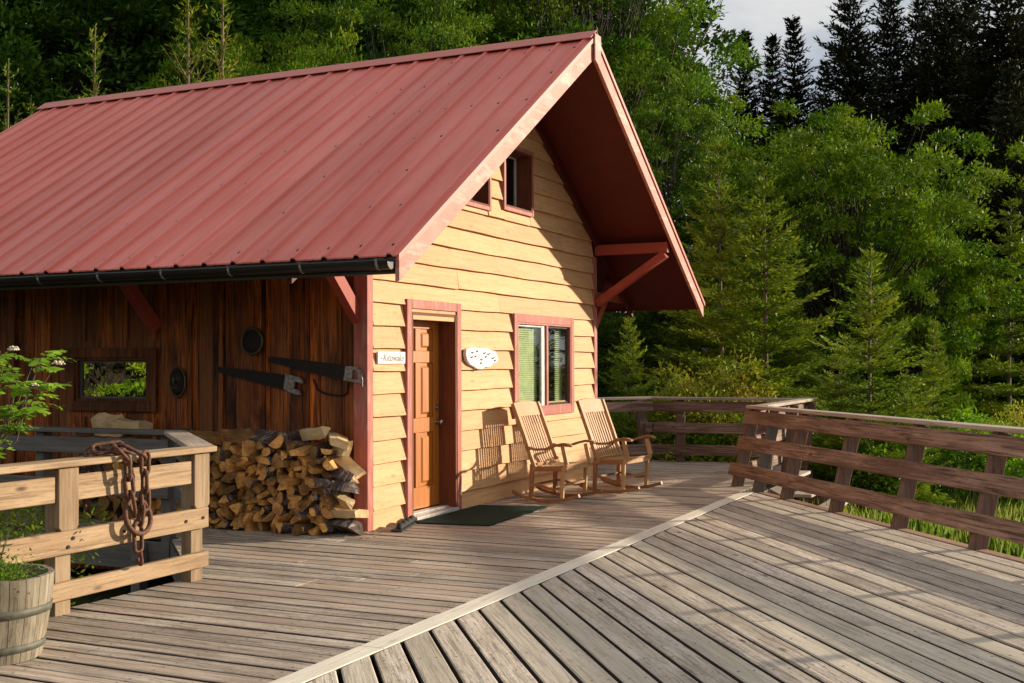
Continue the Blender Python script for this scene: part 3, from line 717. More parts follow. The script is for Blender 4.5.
# eave fascia + gutter (left)
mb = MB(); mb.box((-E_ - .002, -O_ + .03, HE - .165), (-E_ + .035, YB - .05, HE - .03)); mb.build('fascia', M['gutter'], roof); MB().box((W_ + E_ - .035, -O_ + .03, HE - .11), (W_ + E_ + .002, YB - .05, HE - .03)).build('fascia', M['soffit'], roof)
mb = MB(); prof = []; r = .060; xc, zc = -E_ - .068, HE - .075
for k in range(13):
    th = math.pi + math.pi * k / 12; prof.append((xc + r * math.cos(th), zc + r * math.sin(th)))
prof = [(xc - r - .008, zc + .004), (xc - r - .008, zc + .014), (xc - r, zc + .014)] + prof + [(xc + r, zc + .03)]
y0, y1 = -O_ + .02, YB - .02; n = len(prof)
vs = [(a, y0, b) for a, b in prof] + [(a, y1, b) for a, b in prof] + [(a + (xc - a) * .05, y0, b + (zc - b) * .05) for a, b in prof] + [(a + (xc - a) * .05, y1, b + (zc - b) * .05) for a, b in prof]
fs = [(i, i + 1, n + i + 1, n + i) for i in range(n - 1)] + [(2 * n + i, 3 * n + i, 3 * n + i + 1, 2 * n + i + 1) for i in range(n - 1)]
mb.add(vs, fs, 0, True); cap = [(xc + r * math.cos(math.pi + math.pi * k / 12), y0 + .002, zc + r * math.sin(math.pi + math.pi * k / 12)) for k in range(13)]; mb.add(cap, [tuple(range(13))])
gut = mb.build('gutter', M['gutter'], cabin)
for k in range(12):
    mb = MB(); yy = -O_ + .12 + k * .72
    pts = [(xc + (r + .004) * math.cos(math.pi + math.pi * q / 10), yy, zc + (r + .004) * math.sin(math.pi + math.pi * q / 10)) for q in range(6)]
    pts = [(xc - r - .012, yy, zc + .02)] + pts
    for q in range(len(pts) - 1): mb.bar(pts[q], pts[q + 1], .003, .022, (0, 1, 0))
    mb.bar((xc - r - .01, yy, zc + .02), (-E_, yy, zc + .035), .02, .003)
    mb.build('bracket', M['steel'], gut)
MB().prism([(W_ + E_ + .004, -O_ + .05, HE - .02), (W_ + E_ + .004, -O_ + .05, HE - .10), (W_ + E_ + .07, -O_ + .05, HE - .10), (W_ + E_ + .10, -O_ + .05, HE - .02)], (0, YB + O_ - .12, 0)).build('gutter', M['white'], cabin)
# braces
def brace(p, q, w=.09, h=.13, upv=(0, 1, 0)):
    mb = MB(); mb.bar(p, q, h, w, upv); return mb.build('brace', M['brace'], cabin, bevel=.004)
brace((-.04, .075, 1.92), (-.86, .075, 2.70)); brace((-.04, 2.55, 1.92), (-.80, 2.55, 2.70))
b1o = MB().box((W_ - .05, -O_ + .06, 3.02), (W_ + .05, -.05, 3.16)).build('outrigger_beam', M['brace'], cabin, bevel=.004)
mb = MB(); mb.bar((W_, -.06, 2.36), (W_, -O_ + .10, 3.0), .10, .13, (1, 0, 0)); mb.build('brace', M['brace'], cabin, bevel=.004)
brace((W_ + .06, .04, 2.0), (W_ + .80, .04, 2.70), .09, .12)
MB().box((W_ + .02, -.045, 2.42), (W_ + E_ - .06, .05, 2.52)).build('outrigger_beam', M['brace'], cabin)

# ------------------------------------------------------------------ things on the walls
def textobj(txt, size, mat, parent, loc, rot, shear=0, name='lettering', extr=.0015):
    cu = bpy.data.curves.new(name, 'FONT'); cu.body = txt; cu.size = size; cu.shear = shear; cu.extrude = extr; cu.align_x = 'CENTER'; cu.align_y = 'CENTER'
    tmp = bpy.data.objects.new('tmp', cu); col.objects.link(tmp); dg = bpy.context.evaluated_depsgraph_get(); dg.update()
    me = bpy.data.meshes.new_from_object(tmp.evaluated_get(dg)); bpy.data.objects.remove(tmp); me.materials.clear(); me.materials.append(mat); me.name = name
    o = mobj(name, me, parent); o.location = loc; o.rotation_euler = rot; return o
t = empty('nameplate', (.27, -.052, 1.60)); tag(t, 'narrow white nameplate with cursive lettering left of the door', 'sign')
MB().box((.03, -.064, 1.545), (.535, -.046, 1.66)).build('panel', M['white'], t, bevel=.003)
textobj('~Kittiwake', .10, M['inkgrey'], t, (.01, -.0135, .0), (R(90), 0, 0), .35)
t = empty('driftwood_sign', (2.3, -.06, 1.6)); tag(t, 'ragged whitewashed driftwood plaque with small dark painted marks right of the door', 'sign'); DS = -.13
out = [(1.91, 1.70), (2.02, 1.715), (2.25, 1.715), (2.42, 1.71), (2.52, 1.69), (2.62, 1.68), (2.68, 1.63), (2.70, 1.585), (2.66, 1.555), (2.56, 1.535), (2.50, 1.505), (2.36, 1.50), (2.28, 1.475), (2.16, 1.485), (2.10, 1.505), (2.0, 1.53), (1.94, 1.57), (1.90, 1.63)]
MB().prism([(a + DS, -.045, b) for a, b in out][::-1], (0, -.045, 0)).build('plank', M['white'], t, bevel=.01, seg=2)
mk = MB()
for (a, b, s_) in ((2.05, 1.66, .05), (2.16, 1.675, .035), (2.03, 1.61, .04), (2.34, 1.655, .05), (2.44, 1.645, .05), (2.26, 1.585, .045), (2.25, 1.545, .03), (2.55, 1.60, .05), (2.60, 1.575, .03), (2.37, 1.615, .03), (2.12, 1.62, .03)):
    a += DS
    mk.tube([(a - s_, -.0915, b - .012), (a - s_ * .4, -.0915, b + .006), (a, -.0915, b - .004), (a + s_ * .4, -.0915, b + .010), (a + s_, -.0915, b + .004)], [.003, .006, .008, .005, .003], 5)
mk.build('painted_mark', M['ink'], t)

def saw(y_t, z_t, y_h, z_h, label, closed, xo=0.0):
    """tapered blade from tip to handle, hung flat on the plank wall"""
    t = empty('hand_saw', (-.05, (y_t + y_h) / 2, (z_t + z_h) / 2)); tag(t, label, 'saw', 'old saws hung on the plank wall')
    a = Vector((0, y_t, z_t)); b = Vector((0, y_h, z_h)); d = (b - a).normalized(); n = Vector((0, -d.z, d.y)); 
    if n.z < 0: n = -n
    Lb = (b - a).length - .17; mb = MB(); pts = [a + n * .022, a - n * .022]
    nt_ = 26
    for k in range(nt_): 
        s = Lb * (k + .5) / nt_; hw = .022 + .05 * (s / Lb) ** .8
        pts += [a + d * s - n * (hw + .014), a + d * (s + Lb / nt_ * .4) - n * hw]
    pts += [a + d * Lb - n * .075, a + d * Lb + n * .07]
    for k in range(5, 0, -1): s = Lb * k / 6; pts.append(a + d * s + n * (.022 + .048 * (s / Lb) ** .8))
    mb.prism([(-.052 + xo, p.y, p.z) for p in pts], (-.006, 0, 0)); mb.build('blade', M['blackiron'], t)
    c = a + d * (Lb + .08); mb = MB()
    if closed: ring = [(-.10, .062), (.02, .075), (.075, .045), (.105, -.03), (.115, -.095), (.075, -.07), (-.10, -.072)]; hole = [(-.015, .042), (.03, .04), (.062, .0), (.06, -.04), (-.015, -.045)]
    else: ring = [(-.10, .082), (.075, .07), (.105, .045), (.105, .015), (.05, .022), (.012, .022), (.012, -.05), (.08, -.052), (.105, -.09), (.04, -.10), (-.10, -.07)]; hole = None
    if hole is None: mb.prism([(-.044 + xo, (c + d * u + n * v).y, (c + d * u + n * v).z) for u, v in ring], (-.026, 0, 0))
    else:
        pr = [c + d * u + n * v for u, v in ring]; k = len(ring)
        ho = []
        for u, v in ring: ho.append(min(hole, key=lambda q: (q[0] - u) ** 2 + (q[1] - v) ** 2))
        ph = [c + d * u + n * v for u, v in ho]
        for i in range(k):
            j_ = (i + 1) % k; q = [pr[i], pr[j_], ph[j_], ph[i]]
            if (q[2] - q[3]).length < 1e-5: q = q[:3]
            mb.prism([(-.044 + xo, p.y, p.z) for p in q], (-.026, 0, 0))
    mb.build('handle', M['steel'], t)
    for u in (-.075, -.045): pass
    return t
saw(1.74, 1.50, .74, 1.345, 'lower of the two old saws on the plank wall, open pale metal handle', False)
saw(1.05, 1.60, -.01, 1.435, 'upper old saw on the plank wall, looped pale handle beside the red corner board', True, -.10)
o = MB().tube([(-.03, .62, 1.40), (-.035, .57, 1.30), (-.035, .48, 1.262), (-.035, .38, 1.25), (-.035, .29, 1.245), (-.035, .235, 1.27), (-.03, .225, 1.37)], .009, 6).build('bent_rod', M['blackiron']); tag(o, 'thin dark bent iron rod hanging below the upper saw', 'rod')
t = empty('round_plaque', (-.05, 1.31, 1.77)); tag(t, 'round dark disc with dull brass rim hung high on the plank wall', 'plaque')
MB().lathe([(.0, -.045), (.06, -.05), (.09, -.035), (.115, -.03)], (-.045, 1.31, 1.77), 28, ax='X').lathe([(.115, -.03), (.115, .02)], (-.045, 1.31, 1.77), 28, ax='X').build('disc', M['blackiron'], t)
MB().tube([(-.075, 1.31 + .125 * math.cos(a), 1.77 + .125 * math.sin(a)) for a in [2 * math.pi * k / 28 for k in range(28)]], .014, 8, closed=True).build('rim', M['brass'], t)
t = empty('carved_mask', (-.05, 2.26, 1.37)); tag(t, 'dark oval carved face hung between the side window and the saws', 'mask')
vs = []; fs = []; n1, n2 = 20, 10
for i in range(n2 + 1):
    ph = math.pi / 2 * i / n2
    for k in range(n1):
        a = 2 * math.pi * k / n1; vs.append((-.04 - .055 * math.cos(ph) - .012 * math.sin(a * 3) * math.sin(ph * 2), 2.26 + .085 * math.sin(ph) * math.cos(a), 1.37 + .135 * math.sin(ph) * math.sin(a)))
for i in range(n2):
    for k in range(n1): fs.append((i * n1 + k, i * n1 + (k + 1) % n1, (i + 1) * n1 + (k + 1) % n1, (i + 1) * n1 + k))
MB().add(vs, fs, 0, True).build('face', M['blackiron'], t)
mb = MB()
for s_ in (-1, 1): mb.tube([(-.093, 2.26 + s_ * .018, 1.395), (-.095, 2.26 + s_ * .036, 1.402), (-.088, 2.26 + s_ * .054, 1.392)], .007, 6)
mb.tube([(-.10, 2.26, 1.41), (-.112, 2.26, 1.36), (-.10, 2.26, 1.345)], [.008, .013, .01], 6); mb.tube([(-.088, 2.22, 1.315), (-.096, 2.26, 1.305), (-.088, 2.30, 1.315)], .008, 6)
mb.tube([(-.05, 2.26 + .1 * math.cos(a), 1.37 + .15 * math.sin(a)) for a in [2 * math.pi * k / 24 for k in range(24)]], .012, 6, closed=True)
mb.build('relief', M['brass'], t)

# door mat, folded rubber strip
o = MB().prism([(.62, -.93, .003), (2.18, -.86, .003), (2.00, -.12, .003), (.50, -.16, .003)], (0, 0, .012)).build('doormat', M['mat'], bevel=.003); tag(o, 'dark green doormat lying askew on the deck in front of the door', 'doormat')
t = empty('boot_scraper', (.3, -.2, 0)); tag(t, 'low black rubber strip with humps lying below the siding left of the doormat', 'boot scraper')
mb = MB()
for k in range(4):
    x0 = .02 + k * .155; mb.tube([(x0, -.30 + k * .05, .012), (x0 + .03, -.28 + k * .05, .030), (x0 + .08, -.265 + k * .05, .036), (x0 + .13, -.25 + k * .05, .026), (x0 + .15, -.24 + k * .05, .012)], [.02, .034, .036, .03, .015], 8)
mb.build('bristle', M['rubber'], t); MB().prism([(-.04, -.36, .003), (.62, -.17, .003), (.60, -.09, .003), (-.06, -.25, .003)], (0, 0, .012)).build('base', M['rubber'], t)

# ------------------------------------------------------------------ rocking chairs (built facing -Y at the origin)
def make_chair():
    root = empty('rocking_chair')
    hw = .30; T = M['teak']; D = M['teakdark']
    def side(s):
        x = s * hw
        pts = []
        for k in range(15):
            u = -1 + 2 * k / 14; yy = -.02 - .41 * u; zz = .022 + .075 * u * u + (.012 if u < -.9 else 0)
            pts.append((x, yy, zz))
        mb = MB()
        for a, b in zip(pts[:-1], pts[1:]): mb.bar(a, b, .042, .036)
        mb.build('rocker', D, root)
        MB().bar((x, -.22, .045), (x, -.235, .36), .036, .042).bar((x, -.235, .36), (x, -.28, .43), .036, .044).bar((x, -.28, .43), (x, -.235, .625), .036, .046).build('leg', T, root, bevel=.004)
        MB().bar((x, .16, .05), (x, .145, .42), .036, .046).build('leg', D, root, bevel=.004)
        mb = MB(); P = [(.10, .36), (.16, .50), (.24, .72), (.33, .95), (.385, 1.09)]
        for (a, b), (c_, d_) in zip(P[:-1], P[1:]): mb.bar((x, a, b), (x, c_, d_), .036, .044)
        mb.build('back_post', T, root)
        mb = MB(); A = [(.225, .615), (.10, .585), (-.02, .592), (-.13, .63), (-.23, .655), (-.30, .652), (-.345, .632)]; Wd = [.045, .048, .052, .06, .066, .066, .055]
        for i in range(len(A) - 1): mb.bar((x + s * .006, A[i][0], A[i][1]), (x + s * .006, A[i + 1][0], A[i + 1][1]), Wd[i], .026, w2=Wd[i + 1])
        mb.build('armrest', D, root, bevel=.004)
        MB().bar((x, -.235, .385), (x, .15, .365), .030, .055).bar((x, -.225, .17), (x, -.10, .150), .022, .026).bar((x, -.10, .150), (x, .03, .185), .022, .026).bar((x, .03, .185), (x, .155, .20), .022, .026).build('side_rail', D, root)
    side(-1); side(1)
    mb = MB()       # slatted seat, dished
    for k in range(8):
        yy = -.262 + k * .054; zz = .425 - .028 * math.sin(math.pi * min(1, (k + .5) / 8) * .9) - k * .0015
        mb.bar((-hw + .02, yy, zz), (hw - .02, yy, zz), .046, .016)
    mb.build('seat', T, root, bevel=.003)
    MB().bar((-hw + .018, -.262, .385), (hw - .018, -.262, .385), .022, .055).build('front_rail', T, root, bevel=.003)
    MB().bar((-hw + .018, .14, .36), (hw - .018, .14, .36), .022, .05).bar((-hw + .018, .15, .19), (hw - .018, .15, .19), .022, .026).bar((-hw + .018, -.225, .20), (hw - .018, -.225, .20), .022, .026).build('stretcher', D, root)
    P = [(.125, .415), (.165, .50), (.245, .72), (.335, .95)]
    for k in range(9):
        x = -.225 + k * .05625; mb = MB()
        for (a, b), (c_, d_) in zip(P[:-1], P[1:]):
            e = .012 * (1 - (x / .25) ** 2); mb.bar((x, a + e, b), (x, c_ + e, d_), .030, .012)
        mb.build('slat', T, root)
    mb = MB()       # crest rail, arched
    n = 10; vs = []
    for i in range(n + 1):
        u = -1 + 2 * i / n; x = u * (hw + .018); zt = 1.085 + .03 * (1 - u * u) ; e = .012 * (1 - u * u)
        def yb(z): return .335 + (z - .95) * .39 + e
        zb = .945
        vs += [(x, yb(zb) - .012, zb), (x, yb(zt) - .012, zt), (x, yb(zt) + .014, zt), (x, yb(zb) + .014, zb)]
    fs = [(4 * i + j, 4 * i + (j + 1) % 4, 4 * i + 4 + (j + 1) % 4, 4 * i + 4 + j) for i in range(n) for j in range(4)] + [(3, 2, 1, 0), (4 * n, 4 * n + 1, 4 * n + 2, 4 * n + 3)]
    mb.add(vs, fs); mb.build('crest_rail', T, root, bevel=.003)
    mb = MB(); mb.bar((-hw + .018, .105, .40), (hw - .018, .105, .40), .022, .075, (0, -.35, 1)); mb.build('back_rail', T, root, bevel=.003)
    return root
ch1 = make_chair()
ch2 = copy_tree(ch1)
ch1.location = (2.86, -.66, .0); ch1.rotation_euler = (0, 0, R(-3)); tag(ch1, 'wooden slat-back rocking chair nearer the door and the green doormat', 'rocking chair', 'rocking chairs in front of the window')
ch2.location = (3.98, -1.0, .0); ch2.rotation_euler = (0, 0, R(-8)); tag(ch2, 'wooden slat-back rocking chair farther from the door, by the cabin corner', 'rocking chair', 'rocking chairs in front of the window')

# ------------------------------------------------------------------ railings
def oriented(root_name, p0, direction):
    a = math.atan2(direction[1], direction[0]); r_ = empty(root_name, (p0[0], p0[1], 0), a); return r_
def lbuild(mb, name, mat, root, bevel=.005):
    """build in the local frame of a rotated root"""
    loc = root.location.copy(); root.location = (0, 0, 0); o = mb.build(name, mat, root, bevel=bevel); root.location = loc; return o
# angled railing on the right: local x runs back towards the viewer, boards lean outwards
rr = oriented('leaning_railing', (5.12, -2.15), (-.8, -.6)); tag(rr, 'long brown leaning railing with three boards along the right edge of the deck', 'railing')
# local +y here = left of direction (-.8,-.6) -> (.6,-.8): outward
LN = .255
def lean(z): return z * LN
LEN = 13.0
px_ = [.0, 1.42, 2.6, 3.84, 5.08, 6.35, 7.6, 8.9, 10.2, 11.5]
for i, xx in enumerate(px_):
    mb = MB(); mb.bar((xx + .02, lean(-.3), -.3), (xx + .02, lean(.955), .955), .085 if i else .09, .13, (0, 1, 0)); lbuild(mb, 'post', M['brownZ'], rr)
mb = MB(); mb.bar((1.05 - .35, lean(-.3) - .02, -.3), (.70, lean(.93) - .02, .93), .09, .12, (0, 1, 0)); lbuild(mb, 'post', M['greyZ'], rr)
for z, h_, ov, cuts in ((.215, .165, .12, (3.4, 8.9)), (.545, .165, .05, (4.3, 9.9)), (.86, .165, .03, (2.65, 7.4))):
    pts = [-ov] + list(cuts) + [LEN]
    for a, b in zip(pts[:-1], pts[1:]):
        dz = random.uniform(-.008, .008)
        mb = MB(); yy = lean(z) - .085; mb.bar((a + .003, yy, z), (b, yy, z + dz), .045, h_, (0, LN, 1)); lbuild(mb, 'rail', M['brownX'], rr)
mb = MB()
for a, b in ((-.06, 5.6), (5.603, LEN)): mb.bar((a, lean(.98) - .01, .985), (b, lean(.98) - .01, .985), .17, .04)
lbuild(mb, 'cap', M['capX'], rr)
# return railing (runs +X from the corner)
rn = oriented('return_railing', (5.2, -2.3), (1, 0)); tag(rn, 'short railing with a pale top board closing the far right corner of the deck', 'railing')
for xx in (.55, 1.75, 3.0):
    mb = MB(); mb.bar((xx, -.02 - .06 * 0, -.3), (xx, -.20, .95), .085, .12, (0, 1, 0)); lbuild(mb, 'post', M['brownZ'], rn)
for z in (.22, .55, .86):
    mb = MB(); mb.bar((.1, .05 - z * .16, z), (3.2, .05 - z * .16, z), .045, .15); lbuild(mb, 'rail', M['brownX'], rn)
mb = MB(); mb.bar((.02, -.14, .99), (3.25, -.14, .99), .17, .04); lbuild(mb, 'cap', M['capX'], rn)
# far railing: runs along Y at the far side
fr = oriented('far_railing', (8.28, -2.35), (0, 1)); tag(fr, 'low brown railing across the far end of the deck behind the chairs', 'railing')
for xx, ln in ((.12, 0), (1.9, 0)):
    mb = MB(); mb.bar((xx, -.05, -.3), (xx, -.05, .96), .13, .09, (0, 1, 0)); lbuild(mb, 'post', M['brownZ'], fr)
for z in (.19, .53, .86):
    mb = MB(); mb.bar((.0, -.0, z), (2.32, -.0, z), .045, .16); lbuild(mb, 'rail', M['brownX'], fr)
mb = MB(); mb.bar((-.1, -.03, .985), (2.36, -.03, .985), .17, .04); lbuild(mb, 'cap', M['capX'], fr)
# section that turns back towards the cabin corner
d2 = (-.78, .62); fr2 = oriented('back_railing', (8.28, .0), d2); tag(fr2, 'railing section with a splayed post running behind the cabin corner', 'railing')
mb = MB(); mb.bar((.02, -.06, -.3), (.02, -.34, .96), .16, .10, (0, 1, 0)); lbuild(mb, 'post', M['brownZ'], fr2)
mb = MB(); mb.bar((1.4, -.06, -.3), (1.4, -.25, .96), .13, .09, (0, 1, 0)); lbuild(mb, 'post', M['brownZ'], fr2)
for z in (.19, .53, .86):
    if z == .53: mb = MB(); mb.bar((.1, -.05, z), (-.38, .05, z), .04, .15); lbuild(mb, 'rail', M['brownX'], fr2); continue
    mb = MB(); mb.bar((.0, .02, z), (2.7, .02, z), .045, .16); lbuild(mb, 'rail', M['brownX'], fr2)
mb = MB(); mb.bar((.0, -.03, .99), (2.8, -.03, .99), .17, .04); lbuild(mb, 'cap', M['capX'], fr2)
# bench-like steps outside the corner
t = empty('wooden_steps', (6.0, -3.0, 0)); tag(t, 'pale wooden steps just outside the far right corner of the deck', 'steps')
for k in range(3):
    MB().box((5.5, -2.72 - k * .28, .02 - k * .17), (6.9, -2.46 - k * .28, .06 - k * .17)).build('tread', M['capX'], t, bevel=.004)
for xx in (5.46, 6.905): MB().prism([(xx, -2.48, -.05), (xx, -2.48, -.3), (xx, -3.3, -.75), (xx, -3.3, -.45)], (.035, 0, 0)).build('stringer', M['edgered'], t)

# near-left railing (new pale timber)
nr = empty('pale_railing', (-2.6, -.2, 0)); tag(nr, 'new pale timber railing in the left foreground carrying the rusty chain', 'railing')
for X in (-2.775, -4.02, -5.4, -6.75):
    MB().box((X + .0, -.235, -.35), (X + .13, -.145, .912)).build('post', M['cedarZ'], nr, bevel=.005)
    mb = MB(); mb.prism([(X - .012, -.28, .905), (X - .012, -.28, .545), (X + .01, -.28, .52), (X + .13, -.28, .52), (X + .152, -.28, .545), (X + .152, -.28, .905)], (0, .0445, 0)); mb.build('post_plate', M['cedarZ'], nr, bevel=.004)
for (a, b) in ((-2.79, -3.865), (-4.04, -5.24), (-5.42, -6.59)): MB().box((b, -.262, .70), (a, -.24, .86)).build('rail', M['cedarX'], nr, bevel=.004)
for a, b, z0, z1 in ((-3.42, -2.635, .375, .52), (-6.6, -3.424, .375, .52), (-6.6, -2.635, .095, .205)):
    MB().box((a, -.282, z0), (b, -.237, z1)).build('rail', M['cedarX'], nr, bevel=.004)
MB().prism([(-6.8, -.31, .915), (-2.575, -.31, .915), (-2.645, -.12, .915), (-6.8, -.12, .915)], (0, 0, .04)).build('cap', M['cedarX'], nr, bevel=.005)
for X, z in ((-2.70, .45), (-2.88, .445), (-3.48, .455), (-3.96, .42), (-3.92, .47)):
    MB().tube([(X, -.283, z), (X, -.290, z)], .012, 8).build('bolt', M['blackiron'], nr)
# diagonal + walkway railing (grey)
dg_ = oriented('corner_railing', (-2.62, -.20), (1.47, 1.52)); tag(dg_, 'short diagonal grey railing joining the pale railing to the walkway rail', 'railing')
LD = math.hypot(1.47, 1.52)
mb = MB(); mb.prism([(.0, -.10, .915), (LD + .02, -.09, .915), (LD + .10, .10, .915), (.02, .09, .915)], (0, 0, .04)); lbuild(mb, 'cap', M['capX'], dg_)
mb = MB(); mb.bar((.12, .0, .80), (LD - .05, .0, .80), .04, .15); lbuild(mb, 'rail', M['greyX'], dg_)
mb = MB(); mb.bar((.12, .0, .42), (LD - .05, .0, .42), .04, .14); lbuild(mb, 'rail', M['greyX'], dg_)
wr = oriented('walkway_railing', (-1.13, 1.35), (0, 1)); tag(wr, 'grey weathered railing along the walkway in front of the plank wall', 'railing')
for xx in (.02, 1.55, 3.1, 4.6):
    mb = MB(); mb.box((xx, -.045, -.3), (xx + .10, .045, .912)); lbuild(mb, 'post', M['greyZ'], wr)
for z, h_ in ((.80, .15), (.42, .14)):
    mb = MB(); mb.box((.0, .047, z - h_ / 2), (6.4, .085, z + h_ / 2)); lbuild(mb, 'rail', M['greyX'], wr)
mb = MB(); mb.box((.03, -.09, .915), (6.4, .10, .955)); lbuild(mb, 'cap', M['greyX'], wr)

# ------------------------------------------------------------------ rusty chain
chain = empty('rusty_chain', (-3.4, -.3, .95)); tag(chain, 'heavy rusty chain with a large ring draped over the pale railing', 'chain')
CS = Vector((-.03, 0, 0))
def link(p, q, facing, wd=.096, r_=.0135, openf=1.0):
    """oval link from p to q; facing = vector normal to its plane"""
    p = Vector(p) + CS; q = Vector(q) + CS; d = (q - p); Ln = d.length; d.normalize(); n = Vector(facing); n = (n - d * n.dot(d)).normalized(); s = d.cross(n)
    hw = wd / 2 - r_; pts = []; hl = Ln / 2 + r_ * .5 - hw; c = (p + q) / 2
    K = 7
    for k in range(K + 1): a = math.pi * k / K - math.pi / 2; pts.append(c + d * (hl + hw * math.cos(a)) + s * hw * math.sin(a))
    for k in range(K + 1): a = math.pi * k / K + math.pi / 2; pts.append(c + d * (-hl + hw * math.cos(a)) + s * hw * math.sin(a))
    if openf < 1: pts = pts[:int(len(pts) * openf)]
    MB().tube(pts, r_, 8, closed=openf >= 1).build('link', M['iron'], chain)
Yc = -.335; F1 = (0, -1, .15); F2 = (1, -.35, 0)
link((-3.50, -.16, .985), (-3.52, -.30, .975), (.3, .1, 1)); link((-3.67, -.17, .965), (-3.57, -.17, 1.0), (.2, -1, .5)); link((-3.64, -.2, 1.0), (-3.51, -.25, 1.01), (0, -.8, .6))
link((-3.56, -.30, 1.005), (-3.475, -.345, .90), (.9, -.2, .5)); link((-3.485, Yc - .01, .945), (-3.47, Yc, .80), (1, -.45, 0)); link((-3.47, Yc, .82), (-3.45, Yc, .685), F1); link((-3.45, Yc, .71), (-3.42, Yc, .575), (1, -.45, 0))
link((-3.55, -.17, 1.0), (-3.40, -.22, 1.01), (0, -.8, .6)); link((-3.44, -.24, 1.01), (-3.32, -.335, .925), (.9, -.2, .5)); link((-3.325, Yc - .01, .965), (-3.315, Yc, .82), F1); link((-3.32, Yc, .84), (-3.315, Yc, .70), (1, -.45, 0)); link((-3.315, Yc, .72), (-3.31, Yc, .585), F1); link((-3.33, Yc + .01, .61), (-3.35, Yc + .01, .49), (1, -.45, 0))
ring = MB().tube([(-3.415 + .112 * math.cos(a), Yc - .005 + .03 * math.sin(a), .548 + .112 * math.sin(a)) for a in [2 * math.pi * k / 32 for k in range(32)]], .0165, 10, closed=True).build('ring', M['iron'], chain)
link((-3.385, Yc, .50), (-3.375, Yc, .315), F1); link((-3.38, Yc, .345), (-3.36, Yc, .235), (1, -.45, 0), openf=.62)
# tail hanging behind
link((-3.62, -.10, .94), (-3.60, -.07, .82), (1, 0, 0)); link((-3.60, -.07, .84), (-3.58, -.07, .70), (0, -1, 0), openf=1); link((-3.58, -.07, .72), (-3.56, -.07, .60), (1, -.4, 0))

# ------------------------------------------------------------------ firewood
def make_log(kind, seed):
    rs = random.Random(seed); Ln = .44; n = 9; pts = []
    if kind == 'round':
        r_ = .055 + rs.random() * .02; pts = [(r_ * (1 + rs.uniform(-.08, .08)) * math.cos(2 * math.pi * k / 12), r_ * (1 + rs.uniform(-.08, .08)) * math.sin(2 * math.pi * k / 12), 1) for k in range(12)]
    elif kind == 'wedge':
        r_ = .13 + rs.random() * .03; a0 = rs.uniform(.85, 1.35); pts = [(-r_ * .5, 0, 0)]
        for k in range(6): a = -a0 / 2 + a0 * k / 5; rr_ = r_ * (1 + rs.uniform(-.04, .04)); pts.append((rr_ * math.cos(a) - r_ * .5, rr_ * math.sin(a), 1 if k < 5 else 0))
    elif kind == 'half':
        r_ = .075 + rs.random() * .02; pts = [(r_ * (1 + rs.uniform(-.06, .06)) * math.cos(math.pi * k / 7), r_ * math.sin(math.pi * k / 7) * 1.1 - r_ * .4, 1 if k < 7 else 0) for k in range(8)]
    else:
        a, b = .07 + rs.random() * .03, .035 + rs.random() * .03; pts = [(-a, -b + rs.uniform(-.015, .015), 0), (a * .8, -b * 1.1, 0), (a, b * .4 + rs.uniform(-.01, .02), 0), (a * .2, b * 1.2, 0), (-a * .9, b * .9, 0)]
    secs = 5; vs = []; fs = []; mi = []; k = len(pts)
    for i in range(secs):
        u = i / (secs - 1) - .5; s_ = 1 + rs.uniform(-.06, .06); oy, oz = rs.uniform(-.006, .006), rs.uniform(-.006, .006); 
        e = rs.uniform(-.015, .015) if i in (0, secs - 1) else 0
        for (a, b, _) in pts: vs.append((u * Ln + e + (rs.uniform(-.008, .008) if i in (0, secs - 1) else 0), a * s_ + oy + rs.uniform(-.003, .003), b * s_ + oz + rs.uniform(-.003, .003)))
    mb = MB(); mb.v = vs
    for i in range(secs - 1):
        for j in range(k): mb.f.append((i * k + j, i * k + (j + 1) % k, (i + 1) * k + (j + 1) % k, (i + 1) * k + j)); mb.m.append(1 if pts[j][2] else 0); mb.sm.append(False)
    mb.f.append(tuple(range(k))[::-1]); mb.m.append(0); mb.sm.append(False); mb.f.append(tuple((secs - 1) * k + j for j in range(k))); mb.m.append(0); mb.sm.append(False)
    return mb
LOGS = {}
for kd in ('round', 'wedge', 'half', 'slab'):
    LOGS[kd] = []
    for s_ in range(4 if kd != 'wedge' else 6):
        o = make_log(kd, hash(kd) % 1000 + s_ if False else len(kd) * 100 + s_).build('firewood_log', [M['split'], M['bark']]); LOGS[kd].append(o.data); bpy.data.objects.remove(o)
def putlog(kd, loc, rot, sc_=(1, 1, 1), label=None, group='split firewood in the stack', data=None):
    o = mobj('firewood_log', data or random.choice(LOGS[kd])); o.location = loc; o.rotation_euler = rot; o.scale = sc_
    tag(o, label, 'firewood', group); return o
lab = {'round': 'thin round firewood log with bark showing its sawn end in the stack', 'wedge': 'wedge-shaped split firewood log showing its sawn end in the stack', 'half': 'half-round split firewood log with bark in the stack', 'slab': 'flat split firewood slab showing its sawn end in the stack'}
cnt = 0
def rows(ya, yb, s0, s1, py, pz, ztop):
    global cnt
    z = .045
    while z < ztop:
        y = ya + random.uniform(0, .05)
        while y < yb:
            kd = random.choices(['wedge', 'slab', 'half', 'round'], [4, 3.6, 3, 1.6])[0]
            s_ = random.uniform(s0, s1); fx = -.28 + random.uniform(-.10, .07) - (.04 if z < .2 else 0)
            putlog(kd, (fx, y, max(z + random.uniform(-.02, .02), .045)), (random.uniform(0, 6.28), random.uniform(-.14, .14), random.uniform(-.30, .30)), (1, s_ * random.uniform(.85, 1.2), s_ * random.uniform(.55, 1.0)), lab[kd])
            y += random.uniform(.8, 1.2) * py; cnt += 1
        z += pz
rows(.18, 2.0, .58, .90, .088, .070, .80)
rows(2.05, 3.3, .95, 1.25, .15, .115, .84)
